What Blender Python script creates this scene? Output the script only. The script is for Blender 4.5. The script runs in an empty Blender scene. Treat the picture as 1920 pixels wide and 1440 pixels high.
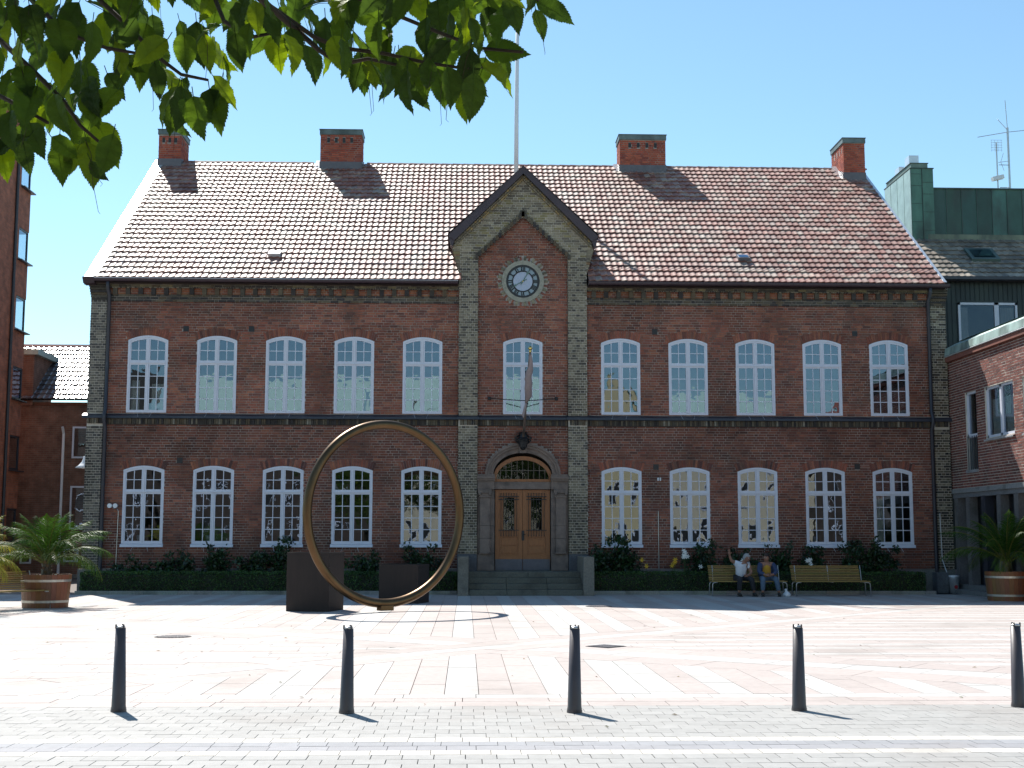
import bpy, bmesh, math, random
from math import sin, cos, pi, radians, sqrt, atan2
from mathutils import Vector, Matrix, noise
import numpy as np
random.seed(11)
SC = bpy.context.scene
COL = SC.collection

# ------------------------------------------------------------------ camera
cd = bpy.data.cameras.new('camera'); cam = bpy.data.objects.new('camera', cd); COL.objects.link(cam)
cd.sensor_fit = 'HORIZONTAL'; cd.sensor_width = 36.0; cd.lens = 2484.6 / 1920 * 36.0
cd.clip_start = 0.05; cd.clip_end = 3000
cam.location = (-1.729, -40.392, 1.62)
PITCH, YAW, ROLL = 0.11608, 0.034574, -0.001405
cam.rotation_mode = 'XYZ'
cam.matrix_world = (Matrix.Translation(cam.location) @ Matrix.Rotation(-YAW, 4, 'Z') @
                    Matrix.Rotation(pi / 2 + PITCH, 4, 'X') @ Matrix.Rotation(-ROLL, 4, 'Z'))
SC.camera = cam

# ------------------------------------------------------------------ light
SUN = Vector((-0.37, 0.76, 1.0)).normalized()
W = bpy.data.worlds.new('World'); SC.world = W; W.use_nodes = True
nt = W.node_tree; bg = nt.nodes['Background']
sky = nt.nodes.new('ShaderNodeTexSky'); sky.sky_type = 'NISHITA'; sky.sun_disc = False
sky.sun_elevation = math.asin(SUN.z); sky.sun_rotation = atan2(SUN.x, SUN.y)
sky.air_density = 1.0; sky.dust_density = 0.1; sky.ozone_density = 1.5; sky.altitude = 10
wb = nt.nodes.new('ShaderNodeVectorMath'); wb.operation = 'MULTIPLY'; wb.inputs[1].default_value = (.90, 1.05, 1.0)   # white balance of the whole sky
nt.links.new(sky.outputs[0], wb.inputs[0]); nt.links.new(wb.outputs[0], bg.inputs[0]); bg.inputs[1].default_value = 0.096
sd = bpy.data.lights.new('sun', 'SUN'); sun = bpy.data.objects.new('sun', sd); COL.objects.link(sun)
sd.energy = 5.0; sd.angle = radians(0.5); sd.color = (1.0, 0.95, 0.88)
sun.rotation_mode = 'QUATERNION'; sun.rotation_quaternion = (-SUN).to_track_quat('-Z', 'Y')
sun.location = (-20, 60, 60)
SC.view_settings.view_transform = 'Standard'; SC.view_settings.look = 'None'
SC.view_settings.exposure = 0.86; SC.view_settings.gamma = 1.0
SC.view_settings.use_curve_mapping = False
SC.cycles.max_bounces = 8; SC.cycles.diffuse_bounces = 4; SC.cycles.transparent_max_bounces = 12

# ------------------------------------------------------------------ materials
def mat(name, base=(.5, .5, .5), attr=False, rough=.8, metal=0., nscale=6., namp=.25, bump=0., bscale=40.,
        translucent=0., dirt=None, spec=.5, coat=0., stretch=None, tval=1.8):
    m = bpy.data.materials.new(name); m.use_nodes = True; t = m.node_tree; N = t.nodes; L = t.links
    b = N['Principled BSDF']; out = N['Material Output']
    tc = N.new('ShaderNodeTexCoord')
    geo = N.new('ShaderNodeNewGeometry')
    src = geo.outputs['Position']
    if stretch:
        mp = N.new('ShaderNodeMapping'); mp.inputs['Scale'].default_value = stretch; L.new(src, mp.inputs[0]); src = mp.outputs[0]
    if attr:
        a = N.new('ShaderNodeAttribute'); a.attribute_name = 'Col'; csrc = a.outputs['Color']
    else:
        a = N.new('ShaderNodeRGB'); a.outputs[0].default_value = (*base, 1); csrc = a.outputs[0]
    if namp > 0:
        n = N.new('ShaderNodeTexNoise'); n.inputs['Scale'].default_value = nscale; n.inputs['Detail'].default_value = 6
        n.inputs['Roughness'].default_value = .65
        L.new(src, n.inputs['Vector'])
        mr = N.new('ShaderNodeMapRange'); mr.inputs['From Min'].default_value = .25; mr.inputs['From Max'].default_value = .75
        mr.inputs['To Min'].default_value = 1 - namp; mr.inputs['To Max'].default_value = 1 + namp
        L.new(n.outputs['Fac'], mr.inputs['Value'])
        mx = N.new('ShaderNodeVectorMath'); mx.operation = 'SCALE'
        L.new(csrc, mx.inputs[0]); L.new(mr.outputs[0], mx.inputs['Scale']); csrc = mx.outputs[0]
    if dirt:   # (colour, scale, threshold, amount): blotches of dirt with their own shape
        n2 = N.new('ShaderNodeTexNoise'); n2.inputs['Scale'].default_value = dirt[1]; n2.inputs['Detail'].default_value = 8
        L.new(src, n2.inputs['Vector'])
        m2 = N.new('ShaderNodeMapRange'); m2.inputs['From Min'].default_value = dirt[2]; m2.inputs['From Max'].default_value = dirt[2] + .16
        m2.inputs['To Max'].default_value = dirt[3]; L.new(n2.outputs['Fac'], m2.inputs['Value'])
        mm = N.new('ShaderNodeMix'); mm.data_type = 'RGBA'; mm.inputs['B'].default_value = (*dirt[0], 1)
        L.new(m2.outputs[0], mm.inputs['Factor']); L.new(csrc, mm.inputs['A']); csrc = mm.outputs['Result']
    L.new(csrc, b.inputs['Base Color'])
    b.inputs['Roughness'].default_value = rough; b.inputs['Metallic'].default_value = metal
    b.inputs['Specular IOR Level'].default_value = spec
    if coat: b.inputs['Coat Weight'].default_value = coat; b.inputs['Coat Roughness'].default_value = .2
    if bump > 0:
        nb = N.new('ShaderNodeTexNoise'); nb.inputs['Scale'].default_value = bscale; nb.inputs['Detail'].default_value = 5
        L.new(src, nb.inputs['Vector'])
        bp = N.new('ShaderNodeBump'); bp.inputs['Strength'].default_value = bump; bp.inputs['Distance'].default_value = .01
        L.new(nb.outputs['Fac'], bp.inputs['Height']); L.new(bp.outputs[0], b.inputs['Normal'])
    if translucent > 0:
        tr = N.new('ShaderNodeBsdfTranslucent'); hs = N.new('ShaderNodeHueSaturation')
        hs.inputs['Value'].default_value = tval; hs.inputs['Saturation'].default_value = 1.1; hs.inputs['Hue'].default_value = .485
        L.new(csrc, hs.inputs['Color']); L.new(hs.outputs[0], tr.inputs['Color'])
        ms = N.new('ShaderNodeMixShader'); ms.inputs[0].default_value = translucent
        L.new(b.outputs[0], ms.inputs[1]); L.new(tr.outputs[0], ms.inputs[2]); L.new(ms.outputs[0], out.inputs[0])
    return m

M = {}
M['brick'] = mat('weathered_brick', attr=True, rough=.88, nscale=9, namp=.3, bump=.5, bscale=60, dirt=((.05, .042, .036), .9, .54, .5), spec=.3)
M['brickc'] = mat('chimney_brick', attr=True, rough=.9, nscale=9, namp=.2, bump=.4, bscale=60, spec=.3)
M['mortar'] = mat('old_mortar', (.36, .32, .29), rough=.95, nscale=2.0, namp=.35, bump=.3, dirt=((.12, .09, .075), .7, .48, .8))
M['mortar_light'] = mat('pale_mortar', (.50, .46, .40), rough=.95, nscale=3, namp=.25)
M['tile'] = mat('clay_pantile', attr=True, rough=.55, nscale=5, namp=.22, bump=.25, bscale=50, dirt=((.50, .44, .36), 2.2, .52, .6), spec=.4)
M['tiledark'] = mat('grey_pantile', attr=True, rough=.25, nscale=5, namp=.2, bump=.15, spec=.8)
M['under'] = mat('roof_underlay', (.035, .02, .018), rough=.9, namp=.1)
M['white'] = mat('white_window_paint', (.60, .62, .70), rough=.45, nscale=8, namp=.05, bump=.08, bscale=20)
M['zincw'] = mat('pale_sheet_metal', (.62, .64, .66), rough=.3, metal=.55, nscale=3, namp=.12)
M['lead'] = mat('lead_flashing', (.11, .105, .12), rough=.55, nscale=6, namp=.2)
M['dmetal'] = mat('dark_painted_metal', (.028, .03, .042), rough=.45, nscale=4, namp=.15, dirt=((.09, .09, .10), 3, .6, .5))
M['barge'] = mat('dark_verge_board', (.045, .028, .036), rough=.5, nscale=3, namp=.2)
M['iron'] = mat('black_iron', (.012, .012, .014), rough=.5, namp=.1)
M['stone'] = mat('grey_granite', attr=True, rough=.85, nscale=22, namp=.3, bump=.3, bscale=50, dirt=((.06, .055, .045), 1.6, .52, .6))
M['sand'] = mat('weathered_sandstone', (.185, .14, .118), rough=.9, nscale=5, namp=.3, bump=.4, bscale=30, dirt=((.06, .05, .045), 2.2, .52, .7))
M['door'] = mat('varnished_oak', (.27, .095, .026), rough=.42, nscale=5, namp=.3, stretch=(8, 8, .9), bump=.1)
M['wood'] = mat('bench_wood', attr=True, rough=.55, nscale=7, namp=.25, stretch=(1, 8, 8), bump=.1)
M['barrel'] = mat('tub_wood', attr=True, rough=.5, nscale=6, namp=.3, stretch=(8, 8, .8), bump=.15)
M['steel'] = mat('galvanised_steel', (.5, .5, .5), rough=.35, metal=.85, namp=.1)
M['hoop'] = mat('steel_hoop', (.5, .47, .42), rough=.4, metal=.7, nscale=8, namp=.2)
M['bronze'] = mat('brown_bronze', (.125, .078, .042), rough=.38, metal=1., nscale=2.5, namp=.25, bump=.05, bscale=8, dirt=((.09, .055, .028), 1.6, .5, .6), stretch=(1, 1, .35))
M['corten'] = mat('rusty_steel', (.019, .012, .010), rough=.75, nscale=3, namp=.4, bump=.2, stretch=(3, 3, .5))
M['bollard'] = mat('graphite_paint', (.060, .052, .058), rough=.42, nscale=6, namp=.12, bump=.05)
M['slab'] = mat('plaza_stone', attr=True, rough=.8, nscale=9, namp=.12, bump=.2, bscale=60, dirt=((.22, .19, .17), .42, .55, .5))
M['joint_pale'] = mat('pale_paving_joint', (.25, .245, .235), rough=.95, namp=.2)
M['joint'] = mat('paving_joint', (.15, .13, .12), rough=.95, namp=.2)
M['ground'] = mat('asphalt_and_grit', (.22, .20, .18), rough=.95, nscale=1.2, namp=.2)
M['soil'] = mat('bed_soil', (.03, .02, .014), rough=1, nscale=20, namp=.4, bump=.8, bscale=25)
M['clockface'] = mat('opal_clock_glass', (.36, .40, .50), rough=.25, namp=.06)
M['clockcell'] = mat('clock_cell_glass', (.22, .28, .32), rough=.3, namp=.06)
M['clockgreen'] = mat('verdigris_hand', (.10, .17, .15), rough=.5, namp=.2)
M['gold'] = mat('gilded_ball', (.75, .55, .2), rough=.2, metal=1, namp=0)
M['flag'] = mat('furled_flag_cloth', (.30, .235, .235), rough=.8, nscale=10, namp=.12)
M['copper'] = mat('patinated_copper', attr=True, rough=.55, nscale=2.5, namp=.3, metal=.15, dirt=((.035, .05, .045), 1.4, .5, .7), stretch=(1, 1, .45))
M['copperlit'] = mat('sunlit_copper_sheet', (.34, .44, .40), rough=.4, metal=.2, nscale=2.5, namp=.25)  # paler copy of the copper, sunlight painted into the colour
M['hedge'] = mat('hedge_leaf', attr=True, rough=.6, nscale=2, namp=.3, translucent=.25)
M['shrub'] = mat('shrub_leaf', attr=True, rough=.42, nscale=2, namp=.3, translucent=.15)
M['leaf'] = mat('beech_leaf', attr=True, rough=.6, nscale=16, namp=.3, translucent=.48, bump=.4, bscale=90, spec=.25, tval=1.9)
M['palm'] = mat('palm_leaflet', attr=True, rough=.5, nscale=4, namp=.25, translucent=.25, spec=.12, tval=1.2)
M['bark'] = mat('tree_bark', (.045, .032, .022), rough=.95, nscale=8, namp=.4, bump=.8, bscale=14)
M['petal'] = mat('lily_petal', attr=True, rough=.5, namp=.05, translucent=.2)
M['stem'] = mat('green_stem', (.03, .06, .015), rough=.7, namp=.2)
M['dark'] = mat('dark_room', (.03, .026, .022), rough=.9, nscale=1.2, namp=.5)
M['curtain'] = mat('curtain_cloth', (.45, .46, .44), rough=.9, nscale=4, namp=.15)
M['warm'] = mat('interior_plaster', (.10, .085, .05), rough=.9, nscale=1.2, namp=.4)
M['skin'] = mat('skin', attr=True, rough=.55, nscale=10, namp=.1)
M['cloth'] = mat('cloth', attr=True, rough=.9, nscale=10, namp=.15, bump=.4, bscale=25)
M['hair'] = mat('hair', attr=True, rough=.8, nscale=40, namp=.3, bump=.6, bscale=80)
M['plastic'] = mat('white_plastic', (.7, .72, .75), rough=.35, namp=.05, bump=.4, bscale=14)
M['cream'] = mat('cream_render', (.55, .47, .34), rough=.9, namp=.1)
M['yellow'] = mat('yellow_render', (.55, .45, .26), rough=.9, namp=.1)
M['greenroof'] = mat('verdigris_roof', (.46, .62, .54), rough=.6, nscale=1, namp=.12)
M['redroof'] = mat('red_tile_far', (.30, .08, .05), rough=.8, namp=.2)
M['poster_r'] = mat('red_panel', (.35, .02, .03), rough=.6, namp=.2)

def brick_tex(name, c1, c2, mortar, scale=1., rough=.9, bump=.4):
    m = bpy.data.materials.new(name); m.use_nodes = True; t = m.node_tree; N = t.nodes; L = t.links
    b = N['Principled BSDF']; uv = N.new('ShaderNodeUVMap'); uv.uv_map = 'UVMap'
    br = N.new('ShaderNodeTexBrick'); br.inputs['Scale'].default_value = 1.0 / scale
    br.inputs['Color1'].default_value = (*c1, 1); br.inputs['Color2'].default_value = (*c2, 1); br.inputs['Mortar'].default_value = (*mortar, 1)
    br.inputs['Mortar Size'].default_value = .008; br.inputs['Brick Width'].default_value = .25; br.inputs['Row Height'].default_value = .079
    br.inputs['Bias'].default_value = -.1
    L.new(uv.outputs[0], br.inputs['Vector'])
    n = N.new('ShaderNodeTexNoise'); n.inputs['Scale'].default_value = 2.5; n.inputs['Detail'].default_value = 8
    geo = N.new('ShaderNodeNewGeometry'); L.new(geo.outputs['Position'], n.inputs['Vector'])
    mr = N.new('ShaderNodeMapRange'); mr.inputs['From Min'].default_value = .3; mr.inputs['From Max'].default_value = .7
    mr.inputs['To Min'].default_value = .65; mr.inputs['To Max'].default_value = 1.3; L.new(n.outputs['Fac'], mr.inputs['Value'])
    mx = N.new('ShaderNodeVectorMath'); mx.operation = 'SCALE'; L.new(br.outputs['Color'], mx.inputs[0]); L.new(mr.outputs[0], mx.inputs['Scale'])
    L.new(mx.outputs[0], b.inputs['Base Color']); b.inputs['Roughness'].default_value = rough
    bp = N.new('ShaderNodeBump'); bp.inputs['Strength'].default_value = bump; bp.inputs['Distance'].default_value = .01; bp.invert = True
    L.new(br.outputs['Fac'], bp.inputs['Height']); L.new(bp.outputs[0], b.inputs['Normal'])
    return m
M['bt_orange'] = brick_tex('orange_brickwork', (.36, .115, .06), (.25, .08, .045), (.2, .13, .1))
M['bt_brown'] = brick_tex('brown_brickwork', (.19, .09, .06), (.14, .066, .046), (.17, .13, .10))
M['bt_far'] = brick_tex('far_red_brickwork', (.06, .036, .03), (.045, .03, .024), (.08, .07, .055))

def glass_mat(name, refl=.16, wav=.02, tint=(.8, .85, .85)):
    m = bpy.data.materials.new(name); m.use_nodes = True; t = m.node_tree; N = t.nodes; L = t.links
    for n in list(N):
        if n.type == 'BSDF_PRINCIPLED': N.remove(n)
    out = N['Material Output']
    fr = N.new('ShaderNodeFresnel'); fr.inputs['IOR'].default_value = 1.5
    ad = N.new('ShaderNodeMath'); ad.operation = 'ADD'; ad.inputs[1].default_value = refl - .04; ad.use_clamp = True; L.new(fr.outputs[0], ad.inputs[0])
    gl = N.new('ShaderNodeBsdfGlossy'); gl.inputs['Roughness'].default_value = .01; gl.inputs['Color'].default_value = (.68, .82, 1, 1)
    tr = N.new('ShaderNodeBsdfTransparent'); tr.inputs[0].default_value = (*tint, 1)
    geo = N.new('ShaderNodeNewGeometry')
    nz = N.new('ShaderNodeTexNoise'); nz.inputs['Scale'].default_value = 2.6; nz.inputs['Detail'].default_value = 1.5; L.new(geo.outputs['Position'], nz.inputs['Vector'])
    bp = N.new('ShaderNodeBump'); bp.inputs['Strength'].default_value = 1.0; bp.inputs['Distance'].default_value = wav
    L.new(nz.outputs['Fac'], bp.inputs['Height']); L.new(bp.outputs[0], gl.inputs['Normal'])
    mx = N.new('ShaderNodeMixShader'); L.new(ad.outputs[0], mx.inputs[0]); L.new(tr.outputs[0], mx.inputs[1]); L.new(gl.outputs[0], mx.inputs[2])
    L.new(mx.outputs[0], out.inputs[0])
    return m
M['glass'] = glass_mat('old_window_glass', .17, .0022)
M['glass_new'] = glass_mat('plate_glass', .20, .0008)
M['glass_door'] = glass_mat('dim_door_glass', .06, .004, (.5, .5, .5))

# ------------------------------------------------------------------ mesh builder
class MB:
    def __init__(s): s.v = []; s.f = []; s.c = []; s.m = []; s.uv = None
    def add(s, vs, fs, col=(.5, .5, .5), mi=0):
        o = len(s.v); s.v.extend([tuple(p) for p in vs])
        for f in fs:
            s.f.append(tuple(i + o for i in f)); s.c.append(col); s.m.append(mi)
        return s
    def box(s, x0, x1, y0, y1, z0, z1, col=(.5, .5, .5), mi=0, back=True):
        vs = [(x0, y0, z0), (x1, y0, z0), (x1, y1, z0), (x0, y1, z0), (x0, y0, z1), (x1, y0, z1), (x1, y1, z1), (x0, y1, z1)]
        fs = [(0, 1, 5, 4), (1, 2, 6, 5), (3, 0, 4, 7), (4, 5, 6, 7), (0, 3, 2, 1)]
        if back: fs.append((2, 3, 7, 6))
        return s.add(vs, fs, col, mi)
    def obox(s, c, ax, ay, az, col=(.5, .5, .5), mi=0):
        c = Vector(c); ax, ay, az = Vector(ax), Vector(ay), Vector(az)
        vs = [c + i * ax + j * ay + k * az for k in (-1, 1) for j in (-1, 1) for i in (-1, 1)]
        return s.add(vs, [(0, 1, 5, 4), (1, 3, 7, 5), (3, 2, 6, 7), (2, 0, 4, 6), (4, 5, 7, 6), (0, 2, 3, 1)], col, mi)
    def prism(s, poly, fn, d0, d1, col=(.5, .5, .5), mi=0, caps=(True, True)):
        """poly: 2-D outline (ccw seen from -d side); fn(u, v, d) -> xyz"""
        n = len(poly); vs = [fn(u, v, d0) for u, v in poly] + [fn(u, v, d1) for u, v in poly]
        fs = [(i, (i + 1) % n, n + (i + 1) % n, n + i) for i in range(n)]
        if caps[0]: fs.append(tuple(range(n - 1, -1, -1)))
        if caps[1]: fs.append(tuple(range(n, 2 * n)))
        return s.add(vs, fs, col, mi)
    def tube(s, path, r, n=8, col=(.5, .5, .5), mi=0, closed=False):
        path = [Vector(p) for p in path]; k = len(path)
        rr = r if isinstance(r, (list, tuple)) else [r] * k
        vs = []; prev = None
        for i, p in enumerate(path):
            if closed: d = path[(i + 1) % k] - path[i - 1]
            else: d = path[min(i + 1, k - 1)] - path[max(i - 1, 0)]
            d.normalize()
            if prev is None:
                a = Vector((0, 0, 1)) if abs(d.z) < .9 else Vector((1, 0, 0))
                u = d.cross(a).normalized()
            else:
                u = (prev - d * prev.dot(d))
                u = u.normalized() if u.length > 1e-6 else d.orthogonal().normalized()
            prev = u; w = d.cross(u)
            for j in range(n):
                t = 2 * pi * j / n; vs.append(p + (u * cos(t) + w * sin(t)) * rr[i])
        fs = []
        for i in range(k if closed else k - 1):
            a = i * n; b = ((i + 1) % k) * n
            for j in range(n): fs.append((a + j, a + (j + 1) % n, b + (j + 1) % n, b + j))
        if not closed:
            fs.append(tuple(range(n - 1, -1, -1))); fs.append(tuple((k - 1) * n + j for j in range(n)))
        return s.add(vs, fs, col, mi)
    def lathe(s, prof, c, n=24, col=(.5, .5, .5), mi=0, cap=True):
        c = Vector(c); vs = []
        for r, z in prof:
            for j in range(n): t = 2 * pi * j / n; vs.append(c + Vector((r * cos(t), r * sin(t), z)))
        fs = []
        for i in range(len(prof) - 1):
            for j in range(n): fs.append((i * n + j, i * n + (j + 1) % n, (i + 1) * n + (j + 1) % n, (i + 1) * n + j))
        if cap:
            fs.append(tuple(range(n - 1, -1, -1))); fs.append(tuple((len(prof) - 1) * n + j for j in range(n)))
        return s.add(vs, fs, col, mi)
    def ball(s, c, r, col=(.5, .5, .5), mi=0, sc=(1, 1, 1), n=10, m=7):
        prof = [(max(1e-4, sin(pi * i / m)) , -cos(pi * i / m)) for i in range(m + 1)]
        vs = []
        for rr, z in prof:
            for j in range(n): t = 2 * pi * j / n; vs.append((c[0] + r * sc[0] * rr * cos(t), c[1] + r * sc[1] * rr * sin(t), c[2] + r * sc[2] * z))
        fs = [(i * n + j, i * n + (j + 1) % n, (i + 1) * n + (j + 1) % n, (i + 1) * n + j) for i in range(m) for j in range(n)]
        return s.add(vs, fs, col, mi)
    def mesh(s, name, mats, smooth=False, bevel=0):
        me = bpy.data.meshes.new(name)
        me.from_pydata([tuple(p) for p in s.v], [], s.f)
        if not isinstance(mats, (list, tuple)): mats = [mats]
        for mm in mats: me.materials.append(M[mm] if isinstance(mm, str) else mm)
        n = len(me.polygons)
        if n == len(s.c):
            a = me.attributes.new('Col', 'FLOAT_COLOR', 'FACE')
            arr = np.ones((n, 4), dtype=np.float32); arr[:, :3] = np.array(s.c, dtype=np.float32).reshape(-1, 3); a.data.foreach_set('color', arr.ravel())
            me.polygons.foreach_set('material_index', np.array(s.m, dtype=np.int32))
        if smooth: me.polygons.foreach_set('use_smooth', np.ones(n, dtype=bool))
        me.update()
        return me
    def build(s, name, mats, parent=None, smooth=False, kind=None, bevel=0, origin=None):
        me = s.mesh(name, mats, smooth)
        o = bpy.data.objects.new(name, me); COL.objects.link(o)
        if origin is not None:
            ov = Vector(origin); me.transform(Matrix.Translation(-ov)); o.location = ov
        if parent is not None: o.parent = parent; 
        if parent is not None and origin is not None: pass
        if kind: o['kind'] = kind
        if bevel:
            b = o.modifiers.new('bevel', 'BEVEL'); b.width = bevel; b.segments = 2; b.limit_method = 'ANGLE'; b.angle_limit = radians(40)
        return o

def tag(o, label=None, cat=None, group=None, kind=None):
    if label: o['label'] = label
    if cat: o['category'] = cat
    if group: o['group'] = group
    if kind: o['kind'] = kind
    return o
def empty(name, label, cat, loc=(0, 0, 0), rz=0, group=None):
    o = bpy.data.objects.new(name, None); COL.objects.link(o); o.location = loc; o.rotation_euler = (0, 0, rz)
    o.empty_display_size = .3
    return tag(o, label, cat, group)
def dup(root, loc=None, rz=None, label=None):
    def cp(o, par):
        c = o.copy(); COL.objects.link(c)
        if par is not None: c.parent = par
        for ch in list(o.children): cp(ch, c)
        return c
    r = cp(root, None)
    if loc is not None: r.location = loc
    if rz is not None: r.rotation_euler = (0, 0, rz)
    if label: r['label'] = label
    return r
def uvbox(o, axis, scale=1.):
    """metric UVs: (horizontal, z) for walls"""
    me = o.data; uv = me.uv_layers.new(name='UVMap')
    for p in me.polygons:
        ax = 0 if abs(p.normal.y) > abs(p.normal.x) else 1
        for li in p.loop_indices:
            v = me.vertices[me.loops[li].vertex_index].co; uv.data[li].uv = ((v.x if ax == 0 else v.y), v.z)
R = random.random
def U(a, b): return a + (b - a) * random.random()

# ------------------------------------------------------------------ ground and paving
g = MB(); g.add([(-900, -900, -.06), (900, -900, -.06), (900, 1500, -.06), (-900, 1500, -.06)], [(0, 1, 2, 3)])
tag(g.build('ground', 'ground'), kind='structure')
PX0, PX1, PY0, PY1 = -19.0, 17.5, -27.22, -1.35
g = MB(); g.add([(PX0 - 8, PY0, -.02), (PX1 + 6, PY0, -.02), (PX1 + 6, 14, -.02), (PX0 - 8, 14, -.02)], [(0, 1, 2, 3)])
plaza = g.build('plaza', 'joint'); plaza['kind'] = 'structure'
def clip(poly, a, b, c):
    """keep a*x+b*y+c >= 0"""
    out = []
    for i in range(len(poly)):
        p, q = poly[i], poly[(i + 1) % len(poly)]
        dp = a * p[0] + b * p[1] + c; dq = a * q[0] + b * q[1] + c
        if dp >= 0: out.append(p)
        if (dp >= 0) != (dq >= 0):
            t = dp / (dp - dq); out.append((p[0] + (q[0] - p[0]) * t, p[1] + (q[1] - p[1]) * t))
    return out
def area(p): return .5 * abs(sum(p[i][0] * p[(i + 1) % len(p)][1] - p[(i + 1) % len(p)][0] * p[i][1] for i in range(len(p))))
def inset(poly, j):
    cx = sum(p[0] for p in poly) / len(poly); cy = sum(p[1] for p in poly) / len(poly)
    P = poly
    sgn = sum(P[i][0] * P[(i + 1) % len(P)][1] - P[(i + 1) % len(P)][0] * P[i][1] for i in range(len(P)))
    if sgn < 0: P = P[::-1]
    q = P
    for i in range(len(P)):
        a, b = P[i], P[(i + 1) % len(P)]; dx, dy = b[0] - a[0], b[1] - a[1]; l = sqrt(dx * dx + dy * dy)
        if l < 1e-6: continue
        nx, ny = -dy / l, dx / l
        q = clip(q, nx, ny, -(nx * (a[0]) + ny * (a[1])) - j)
        if len(q) < 3: return []
    return q
PINK = (.378, .330, .309); WHITE = (.415, .402, .385); GREY = (.34, .335, .33)
slabs = []   # (poly, colour)
H_tr = (-1.05, 1, 17.75); H_tl = (.75, 1, 19.6)        # top wedge: both >= 0
H_br = (1.05, -1, -19.7); H_bl = (-.75, -1, -22.3)     # bottom wedge
def neg(h): return (-h[0], -h[1], -h[2])
def push(poly, halves, col):
    for h in halves:
        poly = clip(poly, *h)
        if len(poly) < 3: return
    poly = inset(poly, .0038)
    if len(poly) >= 3 and area(poly) > .004:
        k = U(.93, 1.06); slabs.append((poly, tuple(c * k for c in col)))
RECT = [(1, 0, -PX0), (-1, 0, PX1), (0, 1, -PY0), (0, -1, PY1)]
BY = -26.25
pat = 'PWPPWWPWPPWPWW'
for k in range(-50, 52):
    x0 = -1.22 + .362 * k; c = {'P': PINK, 'W': WHITE}['PWPWWPWPPWP'[(k + 110) % 11]]
    off = U(0, .9); y = -28 - off
    while y < 0:
        ln = random.choice((.85, 1.0, 1.2)); q = [(x0, y), (x0 + .362, y), (x0 + .362, y + ln), (x0, y + ln)]
        push(q, RECT + [H_tr, H_tl], c); push(q, RECT + [H_br, H_bl, (0, 1, -BY)], c); y += ln
for k in range(0, 90):
    y0 = -27.5 + .33 * k; c = {'P': PINK, 'W': WHITE}['PPWPPWPW'[k % 8]]
    x = -20 - U(0, 1)
    while x < 18:
        ln = random.choice((.8, 1.0, 1.25)); q = [(x, y0), (x + ln, y0), (x + ln, y0 + .33), (x, y0 + .33)]
        # left wedge: above diagonal one, below diagonal two; right wedge: the reverse
        push(q, RECT + [(-1.05, 1, 17.75), (-.75, -1, -22.3), (0, 1, -BY)], c)
        push(q, RECT + [(1.05, -1, -19.7), (.75, 1, 19.6), (0, 1, -BY)], c)
        x += ln
# diagonal bands (three courses each)
def band(h_low, h_up, slope, extra, hw):
    d = Vector((1, slope)).normalized(); n = Vector((-d.y, d.x))
    P0 = Vector((0, h_low)); wid = abs((Vector((0, h_up)) - P0).dot(n))
    parts = [(0, .36, PINK), (.36, .64, WHITE), (.64, 1.0, PINK)]
    for a, b, c in parts:
        t = -45 - R()
        while t < 45:
            ln = U(.8, 1.2)
            q = [P0 + d * t + n * wid * a, P0 + d * (t + ln) + n * wid * a, P0 + d * (t + ln) + n * wid * b, P0 + d * t + n * wid * b]
            push([tuple(p) for p in q], RECT + [(0, 1, -BY)] + extra, c); t += ln
band(-19.7, -17.75, 1.05, [], 0)
band(-22.3, -19.6, -.75, [(1.05, -1, -19.7)], 0)      # part below/right of diagonal one
band(-22.3, -19.6, -.75, [(-1.05, 1, 17.75)], 0)      # part above/left of diagonal one
for r, (ya, yb, c) in enumerate([(BY - .30, BY, WHITE), (BY - .62, BY - .30, PINK), (PY0, BY - .62, PINK)]):
    x = -20 - U(0, .5)
    while x < 18:
        ln = U(.6, .9); push([(x, ya), (x + ln, ya), (x + ln, yb), (x, yb)], RECT, c); x += ln
def slab_mb(mb, poly, z, col, th=.03):
    a = sum(poly[i][0] * poly[(i + 1) % len(poly)][1] - poly[(i + 1) % len(poly)][0] * poly[i][1] for i in range(len(poly)))
    if a < 0: poly = poly[::-1]
    n = len(poly); tz = z + U(-.0012, .0012)
    vs = [(p[0], p[1], z - th) for p in poly] + [(p[0], p[1], tz) for p in poly]
    mb.add(vs, [(i, (i + 1) % n, n + (i + 1) % n, n + i) for i in range(n)] + [tuple(range(n, 2 * n))], col)
slabs.sort(key=lambda s: -area(s[0]) / (41 + sum(p[1] for p in s[0]) / len(s[0])) ** 3 if abs(sum(p[0] for p in s[0]) / len(s[0]) + 1.7) < .42 * (41 + sum(p[1] for p in s[0]) / len(s[0])) else 0)
for poly, c in slabs[:290]:
    mb = MB(); slab_mb(mb, poly, 0.0, c); mb.build('slab', 'slab', plaza)
mb = MB()
for poly, c in slabs[290:]: slab_mb(mb, poly, 0.0, c)
mb.build('slab', 'slab', plaza, kind='stuff')
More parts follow.
